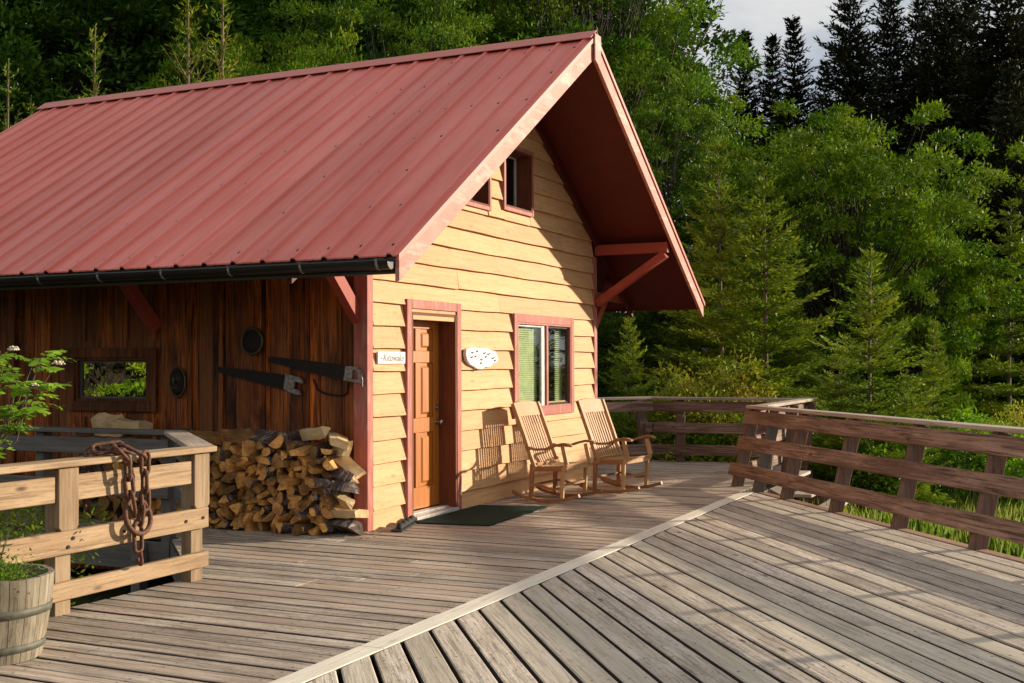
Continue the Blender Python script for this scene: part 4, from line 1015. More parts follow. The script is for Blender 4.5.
# crosswise pieces at the right end and loose top pieces
pale = make_log('slab', 77).build('x', [M['splitpale'], M['bark']]); palew = make_log('wedge', 31).build('x', [M['splitpale'], M['bark']]); paled, palewd = pale.data, palew.data
bpy.data.objects.remove(pale); bpy.data.objects.remove(palew)
barkd = make_log('half', 5).build('x', [M['bark'], M['bark']]); bd = barkd.data; bpy.data.objects.remove(barkd)
G1 = 'loose and crosswise firewood at the right end'
putlog('x', (-.34, .40, .90), (R(100), R(8), R(74)), (.72, .85, 1.0), 'large pale split log lying on top at the right end of the stack', G1, palewd)
putlog('x', (-.33, .14, .845), (.3, R(-3), R(35)), (1., 1, .8), 'pale slab lying crosswise under the topmost large log', G1, paled)
putlog('x', (-.30, .12, .775), (1.9, R(2), R(50)), (.9, .9, .7), 'thin pale slab jutting right just below the top slabs', G1, paled)
putlog('x', (-.30, .06, .63), (2.6, R(-32), R(80)), (.85, .8, .5), 'sharp pale splinter slab pointing up and right at the stack end', G1, paled)
putlog('x', (-.33, .09, .53), (.4, R(-14), R(72)), (.8, .9, .9), 'pale slab with bark sticking out right at mid height of the stack', G1, palewd)
putlog('x', (-.35, .09, .42), (.2, R(3), R(66)), (.8, 1, 1), 'dark bark-covered log crosswise at mid height of the stack end', G1, bd)
putlog('x', (-.36, .09, .32), (3.6, R(-8), R(60)), (.75, .8, .8), 'short pale split piece below the bark log at the stack end', G1, palewd)
putlog('x', (-.35, .07, .19), (.1, R(2), R(85)), (.95, 1.2, .8), 'long pale slab sticking out right near the bottom of the stack', G1, paled)
putlog('x', (-.35, .07, .07), (.5, R(0), R(75)), (.85, 1.1, 1), 'rough bark-covered log at the bottom right corner of the stack', G1, bd)
for k, (y, zz, rz_) in enumerate(((.68, .85, 12), (.95, .86, 70), (1.25, .86, 82), (1.62, .86, 75), (1.95, .86, 20))):
    putlog('x', (-.38, y, zz), (random.uniform(0, 6), R(random.uniform(-4, 4)), R(rz_)), (.95, 1, .95), ['bark-covered log on top of the stack left of the large pale log', 'dark bark log lying lengthwise on top in the middle of the stack', 'dark bark log on top of the stack near its left end, second from the railing', 'pale-ended bark log on top of the stack beside the diagonal railing', 'bark log on the stack top half hidden by the diagonal railing'][k], 'bark logs lying on top of the stack', [LOGS['half'][0], bd, LOGS['half'][1], LOGS['wedge'][2], LOGS['half'][2]][k])
for k, (y, zz) in enumerate(((2.55, .93), (2.85, .94))):
    putlog('x', (-.36, y, zz), (.2 + k, 0, R(85)), (.8, 1.1, 1.2), ['pale split piece on the stack below the side window, right one', 'pale split piece on the stack below the side window, left one'][k], 'pale pieces below the side window', paled)
g_ = random.Random(4); mb = MB()
for k in range(90):
    x_, y_ = -.58 - abs(g_.gauss(0, .12)), g_.uniform(-.05, 1.9)
    if k > 60: x_, y_ = g_.uniform(-.55, -.1), g_.uniform(-.32, .0)
    a_ = g_.uniform(0, 3.14); l_ = g_.uniform(.008, .03); mb.bar((x_, y_, .006), (x_ + l_ * math.cos(a_), y_ + l_ * math.sin(a_), .008), g_.uniform(.004, .012), .004)
tag(mb.build('wood_chips', M['split']), 'small wood chips littering the deck at the foot of the firewood', 'wood chips', kind='stuff')

# ------------------------------------------------------------------ barrel planter
bx, by = -4.90, -.70
t = empty('barrel_planter', (bx, by, 0)); tag(t, 'weathered half wine barrel planter in the lower left corner', 'planter')
M['stave'] = wood('barrel_stave_wood', (.20, .165, .115), (.33, .28, .20), (.06, .05, .035), 'Z', var=(.8, 1.12), streak=.6, blotch=.45, blotchcol=(.18, .165, .11), knots=.3, bump=.6)
M['hoop'] = plain('barrel_hoop', (.12, .125, .10), .65, .3, 25, (.09, .08, .055))
mb = MB(); ns = 22
def br_(z): return .252 + .062 * math.sin(min(1, (z) / .5) * math.pi * .5)
for k in range(ns):
    a0, a1 = 2 * math.pi * (k + .02) / ns, 2 * math.pi * (k + .98) / ns; vs = []; zz = [0.002, .1, .2, .3, .38, .44]
    dz = random.uniform(-.003, .003)
    for z in zz:
        for (a, off) in ((a0, 0), ((a0 + a1) / 2, .003), (a1, 0), (a1, -.026), (a0, -.026)): r_ = br_(z) + off; vs.append((bx + r_ * math.cos(a), by + r_ * math.sin(a), z + (dz if z > .4 else 0)))
    fs = [(i * 5 + j, i * 5 + (j + 1) % 5, (i + 1) * 5 + (j + 1) % 5, (i + 1) * 5 + j) for i in range(len(zz) - 1) for j in range(5)] + [(4, 3, 2, 1, 0), tuple((len(zz) - 1) * 5 + j for j in range(5))]
    mb.add(vs, fs)
mb.build('staves', M['stave'], t)
for z0, z1 in ((.055, .095), (.24, .285)):
    MB().lathe([(br_(z0) + .003, z0), (br_(z0) + .0075, z0 + .001), (br_(z1) + .0075, z1 - .001), (br_(z1) + .003, z1)], (bx, by, 0), 48).build('hoop', M['hoop'], t)
MB().lathe([(0, .375), (.1, .38), (.2, .372), (.275, .365)], (bx, by, 0), 24).build('soil', M['soil'], t)

# ------------------------------------------------------------------ foliage builders (numpy)
def unit(v): return v / np.maximum(np.linalg.norm(v, axis=-1, keepdims=True), 1e-9)
def rhombi(P, D, S, l, w, k=.45):
    """leaf blades: base P, direction D, side S, length l, width w"""
    l = np.broadcast_to(np.asarray(l, float), (len(P),))[:, None]; w = np.broadcast_to(np.asarray(w, float), (len(P),))[:, None]
    V = np.stack([P, P + D * l * k + S * w / 2, P + D * l, P + D * l * k - S * w / 2], 1).reshape(-1, 3)
    return V, np.arange(len(P) * 4).reshape(-1, 4)
def perp(D, g):
    r_ = g.normal(size=D.shape); return unit(np.cross(D, r_))

def tube_np(paths, n=5):
    """paths: list of (pts, radii) -> MB mesh"""
    mb = MB()
    for p, r_ in paths: mb.tube([tuple(q) for q in p], [float(x) for x in r_], n)
    return mb

def spruce(seed, H, Rb, mat, barkm, step=.24, nb=6, tw=.07, spray=.075, sw_=.035, up_=.28, bare=.04, density=1.0, droop=.25, irregular=.15):
    g = np.random.default_rng(seed); P = []; D = []; S = []; Ls = []; Ws = []; paths = []
    lean_ = g.normal(size=2) * .012 * H
    def axis_pt(h): u = h / H; return np.array([lean_[0] * u * u, lean_[1] * u * u, h])
    hs = np.linspace(0, H, 9); paths.append(([axis_pt(h) for h in hs], [max(.006, .022 * H ** .5 * (1 - h / H) ** 1.0 + .006) for h in hs]))
    h = bare * H + .1
    while h < H * .985:
        u = h / H; Lr = Rb * (1 - u) ** .9 * (1 - .35 * max(0, (.15 - u) / .15)) + .05
        n_ = max(3, int(nb * (1 if u < .8 else .8))); a0 = g.uniform(0, 6.28)
        for b in range(n_):
            az = a0 + 2 * math.pi * b / n_ + g.normal() * .25; Lb = Lr * g.uniform(1 - irregular * 2.2, 1 + irregular); el = up_ + .5 * u + g.normal() * .09
            d0 = np.array([math.cos(az) * math.cos(el), math.sin(az) * math.cos(el), math.sin(el)]); side = np.array([-math.sin(az), math.cos(az), 0])
            m_ = max(4, int(Lb / tw)); ts = (np.arange(m_) + .5) / m_
            base = axis_pt(h + g.normal() * .03)
            pos = base + d0 * (ts * Lb)[:, None]; pos[:, 2] += -droop * Lb * ts * ts * (1 - u * .6) + .12 * Lb * ts ** 4
            if Lb > .35: paths.append(([base, pos[m_ // 2], pos[-1]], [.010 * Lb ** .5 + .003, .005, .002]))
            for sgn in (-1, 1, 0):
                if sgn == 0: tl = np.full(m_, spray); td = np.tile(d0, (m_, 1)); q = pos
                else:
                    tl = Lb * .42 * (1 - ts) ** .8 * g.uniform(.75, 1.15, m_) * np.minimum(1, ts * 4 + .35) + .05
                    an = .95 - .25 * ts; td = unit(d0 * np.cos(an)[:, None] + side * sgn * np.sin(an)[:, None] + g.normal(size=(m_, 3)) * .10); q = pos
                ns_ = np.maximum(1, (tl / (spray * .62) * density).astype(int)); idx = np.repeat(np.arange(m_), ns_)
                k = np.concatenate([np.arange(x) for x in ns_]) / np.repeat(ns_, ns_)
                p = q[idx] + td[idx] * (k * tl[idx])[:, None]; p[:, 2] -= .22 * (k * tl[idx]) ** 1.3
                p += g.normal(size=p.shape) * .008
                dd = unit(td[idx] + g.normal(size=p.shape) * .28 + np.array([0, 0, .05])); ss = unit(np.cross(dd, np.array([0, 0, 1.0])) + g.normal(size=p.shape) * .5)
                P.append(p); D.append(dd); S.append(ss); Ls.append(spray * g.uniform(.8, 1.35, len(p))); Ws.append(sw_ * g.uniform(.7, 1.3, len(p)))
        h += step * (1 - .45 * u) * g.uniform(.8, 1.2)
    # leader
    n_ = 14; hz = np.linspace(H * .93, H * 1.0, n_); p = np.array([axis_pt(a) for a in hz]); dd = unit(g.normal(size=(n_, 3)) * [.6, .6, .2] + [0, 0, .8]); P.append(p); D.append(dd); S.append(perp(dd, g)); Ls.append(np.full(n_, spray * .9)); Ws.append(np.full(n_, sw_ * .7))
    V, Fc = rhombi(np.concatenate(P), np.concatenate(D), np.concatenate(S), np.concatenate(Ls), np.concatenate(Ws))
    root = empty('spruce_tree'); tm = tube_np(paths).build('trunk', barkm, root); fo = mobj('needles', npmesh('needles', V, Fc, mat), root)
    print('spruce', seed, len(Fc)); return root

def broadleaf(seed, H, Wd, z0, mat, barkm, clumps=80, leaves=340, leaf=.11, clr=.62, sep=.95, sr=1.0, name='broadleaf_tree', trunk=True, bush=False):
    g = np.random.default_rng(seed); C = []; zc = (z0 + H) / 2; rz_ = (H - z0) / 2
    big = [(g.normal(size=3) * [.28, .28, .25]) for _ in range(7)]
    tries = 0
    while len(C) < clumps and tries < 9000:
        tries += 1; v = unit(g.normal(size=(1, 3)))[0]; r_ = g.uniform(.35, 1.0) ** .5
        wob = 1 + .16 * math.sin(3 * math.atan2(v[1], v[0]) + seed) + .12 * math.sin(5 * v[2] + seed * 2)
        p = v * r_ * wob
        p = np.array([p[0] * Wd / 2, p[1] * Wd / 2, zc + p[2] * rz_]); 
        if p[2] < z0 * .8: continue
        if all(np.linalg.norm((p - c) / [1, 1, .75]) > clr * sep for c in C): C.append(p)
    P = []; D = []; S = []; Ls = []; Ws = []; paths = []
    top = np.array([0, 0, H * .62]); 
    for c in C:
        r_ = clr * g.uniform(.6, 1.2); n_ = int(leaves * g.uniform(.7, 1.25) * (r_ / clr) ** 1.5)
        ax_ = np.array([1, 1, .62]) * g.uniform(.6, 1.45, 3)
        v = unit(g.normal(size=(n_, 3))); v[:, 2] = np.abs(v[:, 2]) * .9 - .25; rad = r_ * g.uniform(.35, 1.0, n_)[:, None] ** .6
        rad = rad * np.where(g.random((n_, 1)) < .07, 1.45, 1.0); p = c + v * rad * ax_ + g.normal(size=(n_, 3)) * .05
        outw = unit(p - np.array([0, 0, zc - .3 * rz_])); dd = unit(outw * .5 + v * .4 + g.normal(size=(n_, 3)) * .65 + [0, 0, -.12]); nn = unit(np.array([0, 0, 1.0]) * .8 + outw * .5 + g.normal(size=(n_, 3)) * .55); ss = unit(np.cross(dd, nn))
        P.append(p); D.append(dd); S.append(ss); Ls.append(leaf * g.uniform(.5, 1.6, n_)); Ws.append(leaf * .52 * g.uniform(.7, 1.2, n_))
        hb = g.uniform(.15, .5) * c[2]; b0 = np.array([0, 0, hb]) if not bush else np.array([g.normal() * .08 * Wd, g.normal() * .08 * Wd, 0]); mid = (b0 + c) / 2 + g.normal(size=3) * .03 * H ** .6 + [0, 0, .1 * (c[2] - hb)]
        paths.append(([b0, mid, c + g.normal(size=3) * .05], [.009 * H ** .6 if not bush else .012 * sr, .007 * H ** .4 if not bush else .008 * sr, .004 * sr]))
    if trunk: paths.append(([(0, 0, -.3), (.04 * H ** .5, 0, H * .2), (-.02, .05, H * .4), (0, 0, H * .75)], [.035 * H ** .8, .028 * H ** .8, .02 * H ** .8, .01]))
    V, Fc = rhombi(np.concatenate(P), np.concatenate(D), np.concatenate(S), np.concatenate(Ls), np.concatenate(Ws))
    root = empty(name); tube_np(paths).build('trunk' if not bush else 'stem', barkm, root); mobj('crown' if not bush else 'foliage', npmesh('crown', V, Fc, mat), root)
    print(name, seed, len(Fc)); return root

LM = {
 'spruce_young': leafmat('young_spruce_needles', (.045, .10, .014), (.34, .44, .035), (.36, .38, .04), .2),
 'spruce_mid': leafmat('spruce_needles', (.03, .085, .014), (.15, .26, .03), (.18, .25, .03), .25),
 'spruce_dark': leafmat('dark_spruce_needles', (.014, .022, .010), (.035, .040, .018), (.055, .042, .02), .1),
 'bright': leafmat('bright_leaves', (.04, .13, .008), (.30, .46, .02), (.36, .44, .03), .2),
 'midleaf': leafmat('mid_green_leaves', (.022, .08, .008), (.20, .34, .02), (.24, .32, .022), .2),
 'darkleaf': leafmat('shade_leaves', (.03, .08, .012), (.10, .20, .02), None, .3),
 'yellow': leafmat('yellowing_leaves', (.20, .26, .03), (.50, .48, .06), (.46, .30, .07), .35),
 'fern': leafmat('undergrowth_leaves', (.10, .24, .015), (.28, .46, .035), (.22, .34, .02), .4),
 'grass': leafmat('grass_blades', (.08, .16, .02), (.26, .34, .06), (.32, .30, .10), .35),
}
def place(proto, px, depth, top=None, s=None, rz=None, label='', cat='tree', group=None, used=set(), name=None, H=None, wide=1.0):
    """stand a copy at a bearing/distance; scale chosen so that its top reaches the given height"""
    o = proto if proto.name not in used else copy_tree(proto); used.add(proto.name)
    x, y = ground_pt(px, depth); z = gz(x, y) - .03
    if top is not None: hh = CZ + (362 - top) / F * depth - z; s = hh / H
    o.location = (x, y, z); o.scale = (s * wide, s * wide, s); o.rotation_euler = (0, 0, random.uniform(0, 6.28) if rz is None else rz); tag(o, label, cat, group); return o

S1 = spruce(11, 5.0, 1.75, LM['spruce_young'], M['barkpale'], step=.38, nb=8, spray=.085, sw_=.036, up_=.12, density=1.35)
S2 = spruce(12, 5.0, 1.95, LM['spruce_young'], M['barkpale'], step=.39, nb=8, spray=.085, sw_=.036, up_=.18, density=1.35, irregular=.22)
S3 = spruce(13, 7.5, 2.6, LM['spruce_mid'], M['barkdark'], step=.40, nb=9, tw=.10, spray=.12, sw_=.05, up_=.15)
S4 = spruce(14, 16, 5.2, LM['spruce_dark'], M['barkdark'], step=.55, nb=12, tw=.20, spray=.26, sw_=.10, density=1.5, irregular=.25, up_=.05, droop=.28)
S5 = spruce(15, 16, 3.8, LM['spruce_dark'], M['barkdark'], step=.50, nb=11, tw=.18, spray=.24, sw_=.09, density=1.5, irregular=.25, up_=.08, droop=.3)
S6 = spruce(16, 6.0, 1.25, LM['spruce_young'], M['barksap'], step=.34, nb=5, spray=.06, sw_=.02, irregular=.3, up_=.55, droop=.0, density=.55)
B1 = broadleaf(21, 10.5, 7.5, 1.5, LM['midleaf'], M['barkdark'], clumps=230, leaves=330, leaf=.10, clr=.50, sep=.95)
B2 = broadleaf(22, 7.0, 6.2, .3, LM['bright'], M['barkdark'], clumps=230, leaves=300, leaf=.095, clr=.40, sep=.95)
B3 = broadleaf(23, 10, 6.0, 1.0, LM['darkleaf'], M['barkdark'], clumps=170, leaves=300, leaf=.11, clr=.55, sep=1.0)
U1 = broadleaf(31, 1.6, 1.5, .1, LM['fern'], M['barkpale'], clumps=26, leaves=130, leaf=.085, clr=.30, sep=.8, name='shrub', trunk=False, bush=True, sr=.5)
U2 = broadleaf(32, 2.4, 2.0, .1, LM['yellow'], M['barkpale'], clumps=42, leaves=130, leaf=.08, clr=.32, sep=.8, name='shrub', trunk=False, bush=True, sr=.5)
U3 = broadleaf(33, 1.4, 1.7, .05, LM['midleaf'], M['barkpale'], clumps=26, leaves=130, leaf=.09, clr=.32, sep=.8, name='shrub', trunk=False, bush=True, sr=.5)

GY = 'young spruces beyond the far railing'
for k, (p_, px, dp, tp, lb) in enumerate((
    (S1, 722, 22, 140, 'tall young spruce directly right of the gable eave'), (S1, 766, 21, 162, 'slender young spruce between the gable eave and the domed bright tree'),
    (S2, 868, 18.5, 245, 'yellow-green young spruce standing alone in front of the domed tree'), (S1, 932, 20, 322, 'small young spruce near the right edge above the long railing'),
    (S2, 630, 19.5, 312, 'pale green spruce seen just right of the cabin corner post'), (S1, 690, 23, 252, 'spruce rising behind the yellowing shrubs'),
    (S2, 745, 24, 196, 'spruce half hidden behind the slender one'), (S2, 905, 17.5, 372, 'short bright spruce touching the yellow-green spruce on its right'),
    (S1, 800, 24, 300, 'spruce in the shade below the domed bright tree'), (S2, 838, 17.8, 345, 'thin sapling spruce left of the lone yellow-green spruce'), (S1, 1008, 26, 200, 'thin spruce in the shade at the right picture edge'))):
    place(p_, px, dp, tp, label=lb, cat='spruce', group=GY, H=5.0, wide=random.uniform(.85, 1.15))
for k, (px, dp, tp, lb) in enumerate(((660, 27, 190, 'mid green spruce behind the gable eave'), (790, 28, 215, 'mid green spruce against the left flank of the domed tree'), (985, 30, 250, 'mid green spruce low on the right in shade'), (600, 26, 250, 'mid green spruce partly hidden by the cabin corner'), (880, 29, 330, 'mid green spruce low behind the lone spruce'), (1040, 27, 330, 'mid green spruce cut by the right edge'), (940, 33, 240, 'mid green spruce in the gap right of the domed tree'))):
    place(S3, px, dp, tp, label=lb, cat='spruce', group='mid green spruces in the undergrowth', H=7.5)
GD = 'tall dark spruces on the skyline'
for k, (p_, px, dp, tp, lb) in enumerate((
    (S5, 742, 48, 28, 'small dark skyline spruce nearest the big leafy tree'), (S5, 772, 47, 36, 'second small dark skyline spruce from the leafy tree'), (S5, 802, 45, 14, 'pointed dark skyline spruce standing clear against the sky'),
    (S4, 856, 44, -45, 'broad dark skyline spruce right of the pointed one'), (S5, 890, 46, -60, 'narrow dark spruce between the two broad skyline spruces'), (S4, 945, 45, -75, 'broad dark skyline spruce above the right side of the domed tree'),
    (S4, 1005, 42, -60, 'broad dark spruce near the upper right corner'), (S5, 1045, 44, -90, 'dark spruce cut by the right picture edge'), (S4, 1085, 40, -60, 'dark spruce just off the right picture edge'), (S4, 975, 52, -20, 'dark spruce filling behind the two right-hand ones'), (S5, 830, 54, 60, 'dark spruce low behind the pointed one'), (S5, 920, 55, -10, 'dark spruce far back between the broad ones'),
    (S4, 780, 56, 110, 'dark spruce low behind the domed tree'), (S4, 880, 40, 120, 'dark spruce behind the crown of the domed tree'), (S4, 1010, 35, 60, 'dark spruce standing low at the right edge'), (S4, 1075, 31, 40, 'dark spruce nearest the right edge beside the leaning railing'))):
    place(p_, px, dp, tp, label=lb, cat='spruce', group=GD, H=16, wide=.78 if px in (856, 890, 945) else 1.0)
place(B1, 600, 33, -110, label='big leafy tree rising behind the roof apex', cat='tree', H=10.5, wide=.82)
place(B1, 560, 36, -120, label='big leafy tree behind the left of the roof apex', cat='tree', H=10.5)
place(B1, 658, 30, 80, label='leafy tree crown sloping down beside the sky gap', cat='tree', H=10.5, wide=.66)
place(B2, 855, 27, 92, label='domed bright green tree in the middle of the right side', cat='tree', H=7.0, wide=.92)
place(B2, 795, 29, 128, label='bright green crown left of the domed tree', cat='tree', H=7.0, wide=.9)
place(B2, 912, 26, 190, label='bright green lower crown right of the domed tree', cat='tree', H=7.0, wide=.6)
GB = 'shady trees behind the roof'
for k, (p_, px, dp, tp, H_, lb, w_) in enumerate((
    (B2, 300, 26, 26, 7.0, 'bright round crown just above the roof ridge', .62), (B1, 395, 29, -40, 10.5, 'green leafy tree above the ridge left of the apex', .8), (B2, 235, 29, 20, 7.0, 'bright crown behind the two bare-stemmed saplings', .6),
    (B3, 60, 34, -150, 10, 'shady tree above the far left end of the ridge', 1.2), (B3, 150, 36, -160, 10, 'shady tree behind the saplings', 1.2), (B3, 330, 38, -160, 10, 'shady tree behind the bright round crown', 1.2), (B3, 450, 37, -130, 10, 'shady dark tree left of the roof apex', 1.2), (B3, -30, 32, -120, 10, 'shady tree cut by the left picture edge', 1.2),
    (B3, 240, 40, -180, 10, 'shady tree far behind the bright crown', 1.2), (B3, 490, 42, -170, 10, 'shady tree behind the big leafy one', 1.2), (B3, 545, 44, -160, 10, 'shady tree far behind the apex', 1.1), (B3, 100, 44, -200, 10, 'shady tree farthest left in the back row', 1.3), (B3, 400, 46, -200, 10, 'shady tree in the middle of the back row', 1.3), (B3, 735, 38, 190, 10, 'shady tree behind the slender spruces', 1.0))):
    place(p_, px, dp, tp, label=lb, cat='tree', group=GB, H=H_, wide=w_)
for k, (px, dp, tp, lb) in enumerate(((90, 21, 20, 'slim young spruce over the left part of the ridge'), (188, 20.5, -30, 'tall bare-stemmed sapling, left of the pair above the ridge'), (219, 21, -45, 'tall bare-stemmed sapling, right of the pair above the ridge'), (5, 19, 55, 'yellow-green sapling at the far left above the roof'), (30, 20, 95, 'small yellow-green sapling beside the rear end of the roof'))):
    place(S6, px, dp, tp, label=lb, cat='sapling', group='slim saplings above the ridge', H=6.0, wide=1.2)
# trees seen only in the window panes
for k_, (X, Y, sc_, lb) in enumerate(((-19, 21.5, 1.3, 'bright leafy tree left of the view mirrored in the side window'), (-22.5, 18, 1.2, 'second leafy tree left of the view, mirrored in the side window'), (-16, 25.5, 1.3, 'third leafy tree left of the view, mirrored in the side window'))):
    o = copy_tree(B2); o.location = (X, Y, -.9); o.scale = (sc_,) * 3; o.rotation_euler = (0, 0, k_ * 2.1); tag(o, lb, 'tree')
# undergrowth
GU = 'leafy undergrowth beyond the railings'; rs = random.Random(5)
def ulabel(px, dp, kind):
    zone = 'just beyond' if dp < 19.5 else 'some way beyond' if dp < 22 else 'well beyond'
    where = 'the far railing' if px < 760 else 'the corner of the railings' if px < 850 else 'the long leaning railing'
    return f'{kind} {zone} {where}'
for k in range(46):
    px = rs.uniform(585, 1060); dp = rs.uniform(17.8, 24) if px < 830 else rs.uniform(18, 27)
    place(rs.choice([U1, U1, U3]), px, dp, None, s=rs.uniform(.65, 1.1), label=ulabel(px, dp, 'low leafy green shrub'), cat='shrub', group=GU)
for (px, dp, s_, nm) in ((690, 19.5, 1.0, 'yellowing shrub straight behind the far post'), (715, 20.0, 1.05, 'tallest yellowing shrub behind the far railing'), (745, 19.6, .9, 'yellowing shrub left of the railing corner'), (655, 20.5, .8, 'yellowing shrub near the eave of the gable'), (772, 20.5, .75, 'small yellowing shrub above the railing corner'), (1010, 22, .7, 'yellowing shrub at the right edge')):
    place(U2, px, dp, None, s=s_, label=nm, cat='shrub', group='yellowing shrubs beyond the far railing')
# grass
g = np.random.default_rng(3); n_ = 60000
dp = 9 + 18 * g.random(n_) ** .8; px = g.uniform(560, 1250, n_)
gx = CX + dp * (fw.x + rt.x * (px - 512) / F); gy = CY + dp * (fw.y + rt.y * (px - 512) / F)
tt = .6 * gx - .8 * gy; keep = ((tt > 4.98) & (gx < 9.0)) | ((gx > 8.5))
keep &= ~((gx > 5.3) & (gx < 8.5) & (gy > -2.6))
gx, gy = gx[keep], gy[keep]; n_ = len(gx)
pat = np.sin(gx * 1.3) * np.cos(gy * 1.1 + gx * .4); gzv = np.array([gz(a, b) for a, b in zip(gx, gy)])
hgt = (.42 + .16 * pat) * g.uniform(.5, 1.35, n_); az = g.uniform(0, 6.28, n_); wv = g.uniform(.010, .022, n_)
base = np.stack([gx, gy, gzv], 1); sdv = np.stack([np.cos(az), np.sin(az), 0 * az], 1); bend = np.stack([-np.sin(az), np.cos(az), 0 * az], 1) * (g.uniform(-.3, .3, n_) * hgt)[:, None]
mid = base + bend * .3 + np.array([0, 0, 1.0]) * (hgt * .6)[:, None]; tip = base + bend + np.array([0, 0, 1.0]) * hgt[:, None]
V = np.stack([base - sdv * wv[:, None] / 2, base + sdv * wv[:, None] / 2, mid + sdv * wv[:, None] * .4, tip, mid - sdv * wv[:, None] * .4], 1).reshape(-1, 3)
o = mobj('grass', npmesh('grass', V, np.arange(n_ * 5).reshape(-1, 5), LM['grass'])); tag(o, 'tall grass growing beyond the leaning railing', 'grass', kind='stuff')

# shrub behind the pale railing
LM['azalea'] = leafmat('azalea_leaves', (.12, .18, .015), (.20, .27, .025), (.28, .22, .04), .3)
sh = broadleaf(41, 1.28, 1.35, .25, LM['azalea'], M['barkpale'], clumps=60, leaves=110, leaf=.042, clr=.17, sep=.8, sr=.4, name='shrub', trunk=False, bush=True)
sh.location = (-4.03, .50, -.50); tag(sh, 'small-leaved green shrub growing behind the pale railing above the barrel', 'shrub')
# plant in the barrel
LM['herb'] = leafmat('herb_leaves', (.13, .24, .02), (.20, .31, .03), None, .35)
hb = broadleaf(42, .085, .30, .0, LM['herb'], M['barkpale'], clumps=40, leaves=110, leaf=.022, clr=.055, sep=.7, sr=.12, name='herb_plant', trunk=False, bush=True)
hb.location = (bx - .07, by - .03, .375); tag(hb, 'curly bright green herb filling the barrel planter', 'plant')
g = np.random.default_rng(8); P = []; D = []; S = []; paths = []
for k in range(6):
    a = g.uniform(0, 6.28); pts = [np.array([0, 0, 0.])]; 
    for q in range(6): pts.append(pts[-1] + np.array([math.cos(a) * .016, math.sin(a) * .016, .04 + .01 * g.random()]))
    paths.append((pts, [.004, .004, .0035, .003, .0025, .002, .001]))
    for q in range(1, 7):
        for r_ in range(5): az = g.uniform(0, 6.28); P.append(pts[q]); D.append([math.cos(az), math.sin(az), .15]); 
P = np.array(P); D = unit(np.array(D)); S = unit(np.cross(D, [0, 0, 1.])); V, Fc = rhombi(P, D, S, .05, .018)
t = empty('leafy_stalk_plant', (bx + .10, by + .10, .375)); loc = t.location.copy(); t.location = (0, 0, 0); tube_np(paths).build('stem', M['barkpale'], t); mobj('leaf', npmesh('leaf', V, Fc, LM['darkleaf']), t); t.location = loc
tag(t, 'dark upright leafy stalks standing at the back of the barrel', 'plant')
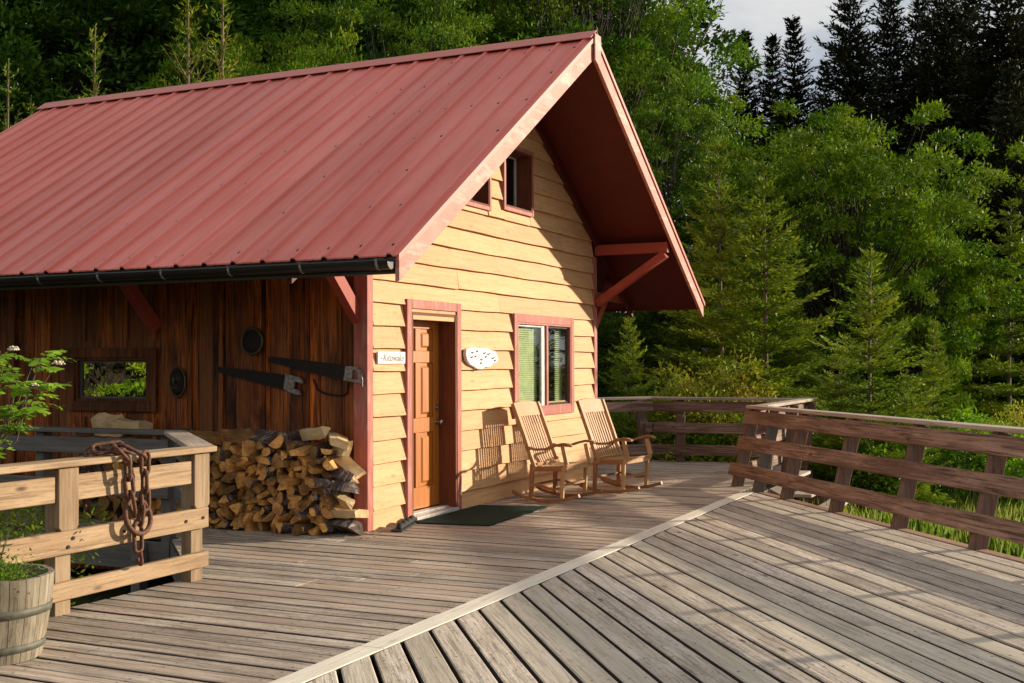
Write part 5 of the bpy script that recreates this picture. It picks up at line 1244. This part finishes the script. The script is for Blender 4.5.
# rowan sapling with flower heads at the left edge
LM['rowan'] = leafmat('rowan_leaves', (.13, .25, .015), (.22, .35, .028), None, .4)
g = np.random.default_rng(19); rw = empty('rowan_sapling', (0, 0, 0)); paths = []; P = []; D = []; S = []; Ls = []
tipd = [(.30, -.10, 1.48), (.46, -.15, 1.62), (.18, -.05, 1.66), (.02, 0, 1.55), (.40, -.22, 1.42), (.52, -.2, 1.52), (.28, -.2, 1.30), (.05, -.15, 1.35), (.12, -.1, 1.12), (.0, 0, 1.75), (-.3, .1, 1.7), (-.4, -.2, 1.4), (-.15, .2, 1.2), (-.35, .2, 1.05), (.22, -.15, 1.56), (.36, 0, 1.55)]
trunkp = [np.array(q) for q in ((-.15, .05, -.7), (-.1, 0, 0), (-.02, 0, .6), (0, 0, .95))]; paths.append((trunkp, [.028, .024, .018, .014]))
for tpz in tipd:
    e = np.array(tpz) * [1, 1, 1]; b0 = np.array([0, 0, .80 + .12 * g.random()]); md = (b0 + e) / 2 + g.normal(size=3) * .02 + [.04 * np.sign(tpz[0]), 0, -.05]; paths.append(([b0, md, e], [.009, .006, .003]))
    for q in range(6):
        f_ = g.uniform(.55, 1.02); base = b0 * (1 - f_) ** 2 + 2 * md * f_ * (1 - f_) + e * f_ * f_ if f_ <= 1 else e
        az = g.uniform(0, 6.28); dl = unit(np.array([[math.cos(az) + .5, math.sin(az) * .9 - .2, g.uniform(-.15, .45)]]))[0]; Lr = g.uniform(.13, .19); n_ = 6; sd_ = unit(np.cross([dl], [[0, 0, 1.]]))[0]
        paths.append(([base, base + dl * Lr * .5 + [0, 0, .01], base + dl * Lr + [0, 0, -.02]], [.0018, .0014, .001]))
        for r_ in range(n_):
            p = base + dl * Lr * (r_ + 1) / n_ + np.array([0, 0, .02 * math.sin(3.1 * (r_ + 1) / n_)])
            for s_ in (-1, 1):
                P.append(p); dd = unit(np.array([dl * .45 + sd_ * s_ + [0, 0, g.uniform(-.6, -.05)]]))[0]; D.append(dd); S.append(unit(np.array([np.cross(dd, [.35, -.45, .8]) + g.normal(size=3) * .25]))[0]); Ls.append(.068 * g.uniform(.8, 1.15))
        P.append(base + dl * Lr); D.append(dl); S.append(sd_); Ls.append(.055)
V, Fc = rhombi(np.array(P), np.array(D), np.array(S), np.array(Ls), np.array(Ls) * .42)
tube_np(paths).build('stem', M['barkpale'], rw); mobj('leaf', npmesh('leaf', V, Fc, LM['rowan']), rw)
M['blossom'] = plain('cream_blossom', (.70, .62, .48), .8)
for (a, b, c_) in ((.31, -.26, 1.66), (.58, -.28, 1.57), (.44, -.28, 1.44)):
    mb = MB()
    for k in range(34 if a != .44 else 14):
        v = unit(g.normal(size=(1, 3)))[0]; v[2] = abs(v[2]) * .6; q = np.array([a, b, c_]) + v * (.036 if a != .44 else .022) * g.uniform(.5, 1.1); mb.lathe([(0, -.006), (.008, 0), (0, .006)], tuple(q), 6)
    mb.build('flower_cluster', M['blossom'], rw)
rx, ry = ground_pt(-28, 7.5); rw.location = (rx, ry, -.02); rw.rotation_euler = (0, 0, R(-55)); tag(rw, 'rowan sapling with feathery leaves and cream flower heads at the left edge', 'sapling')
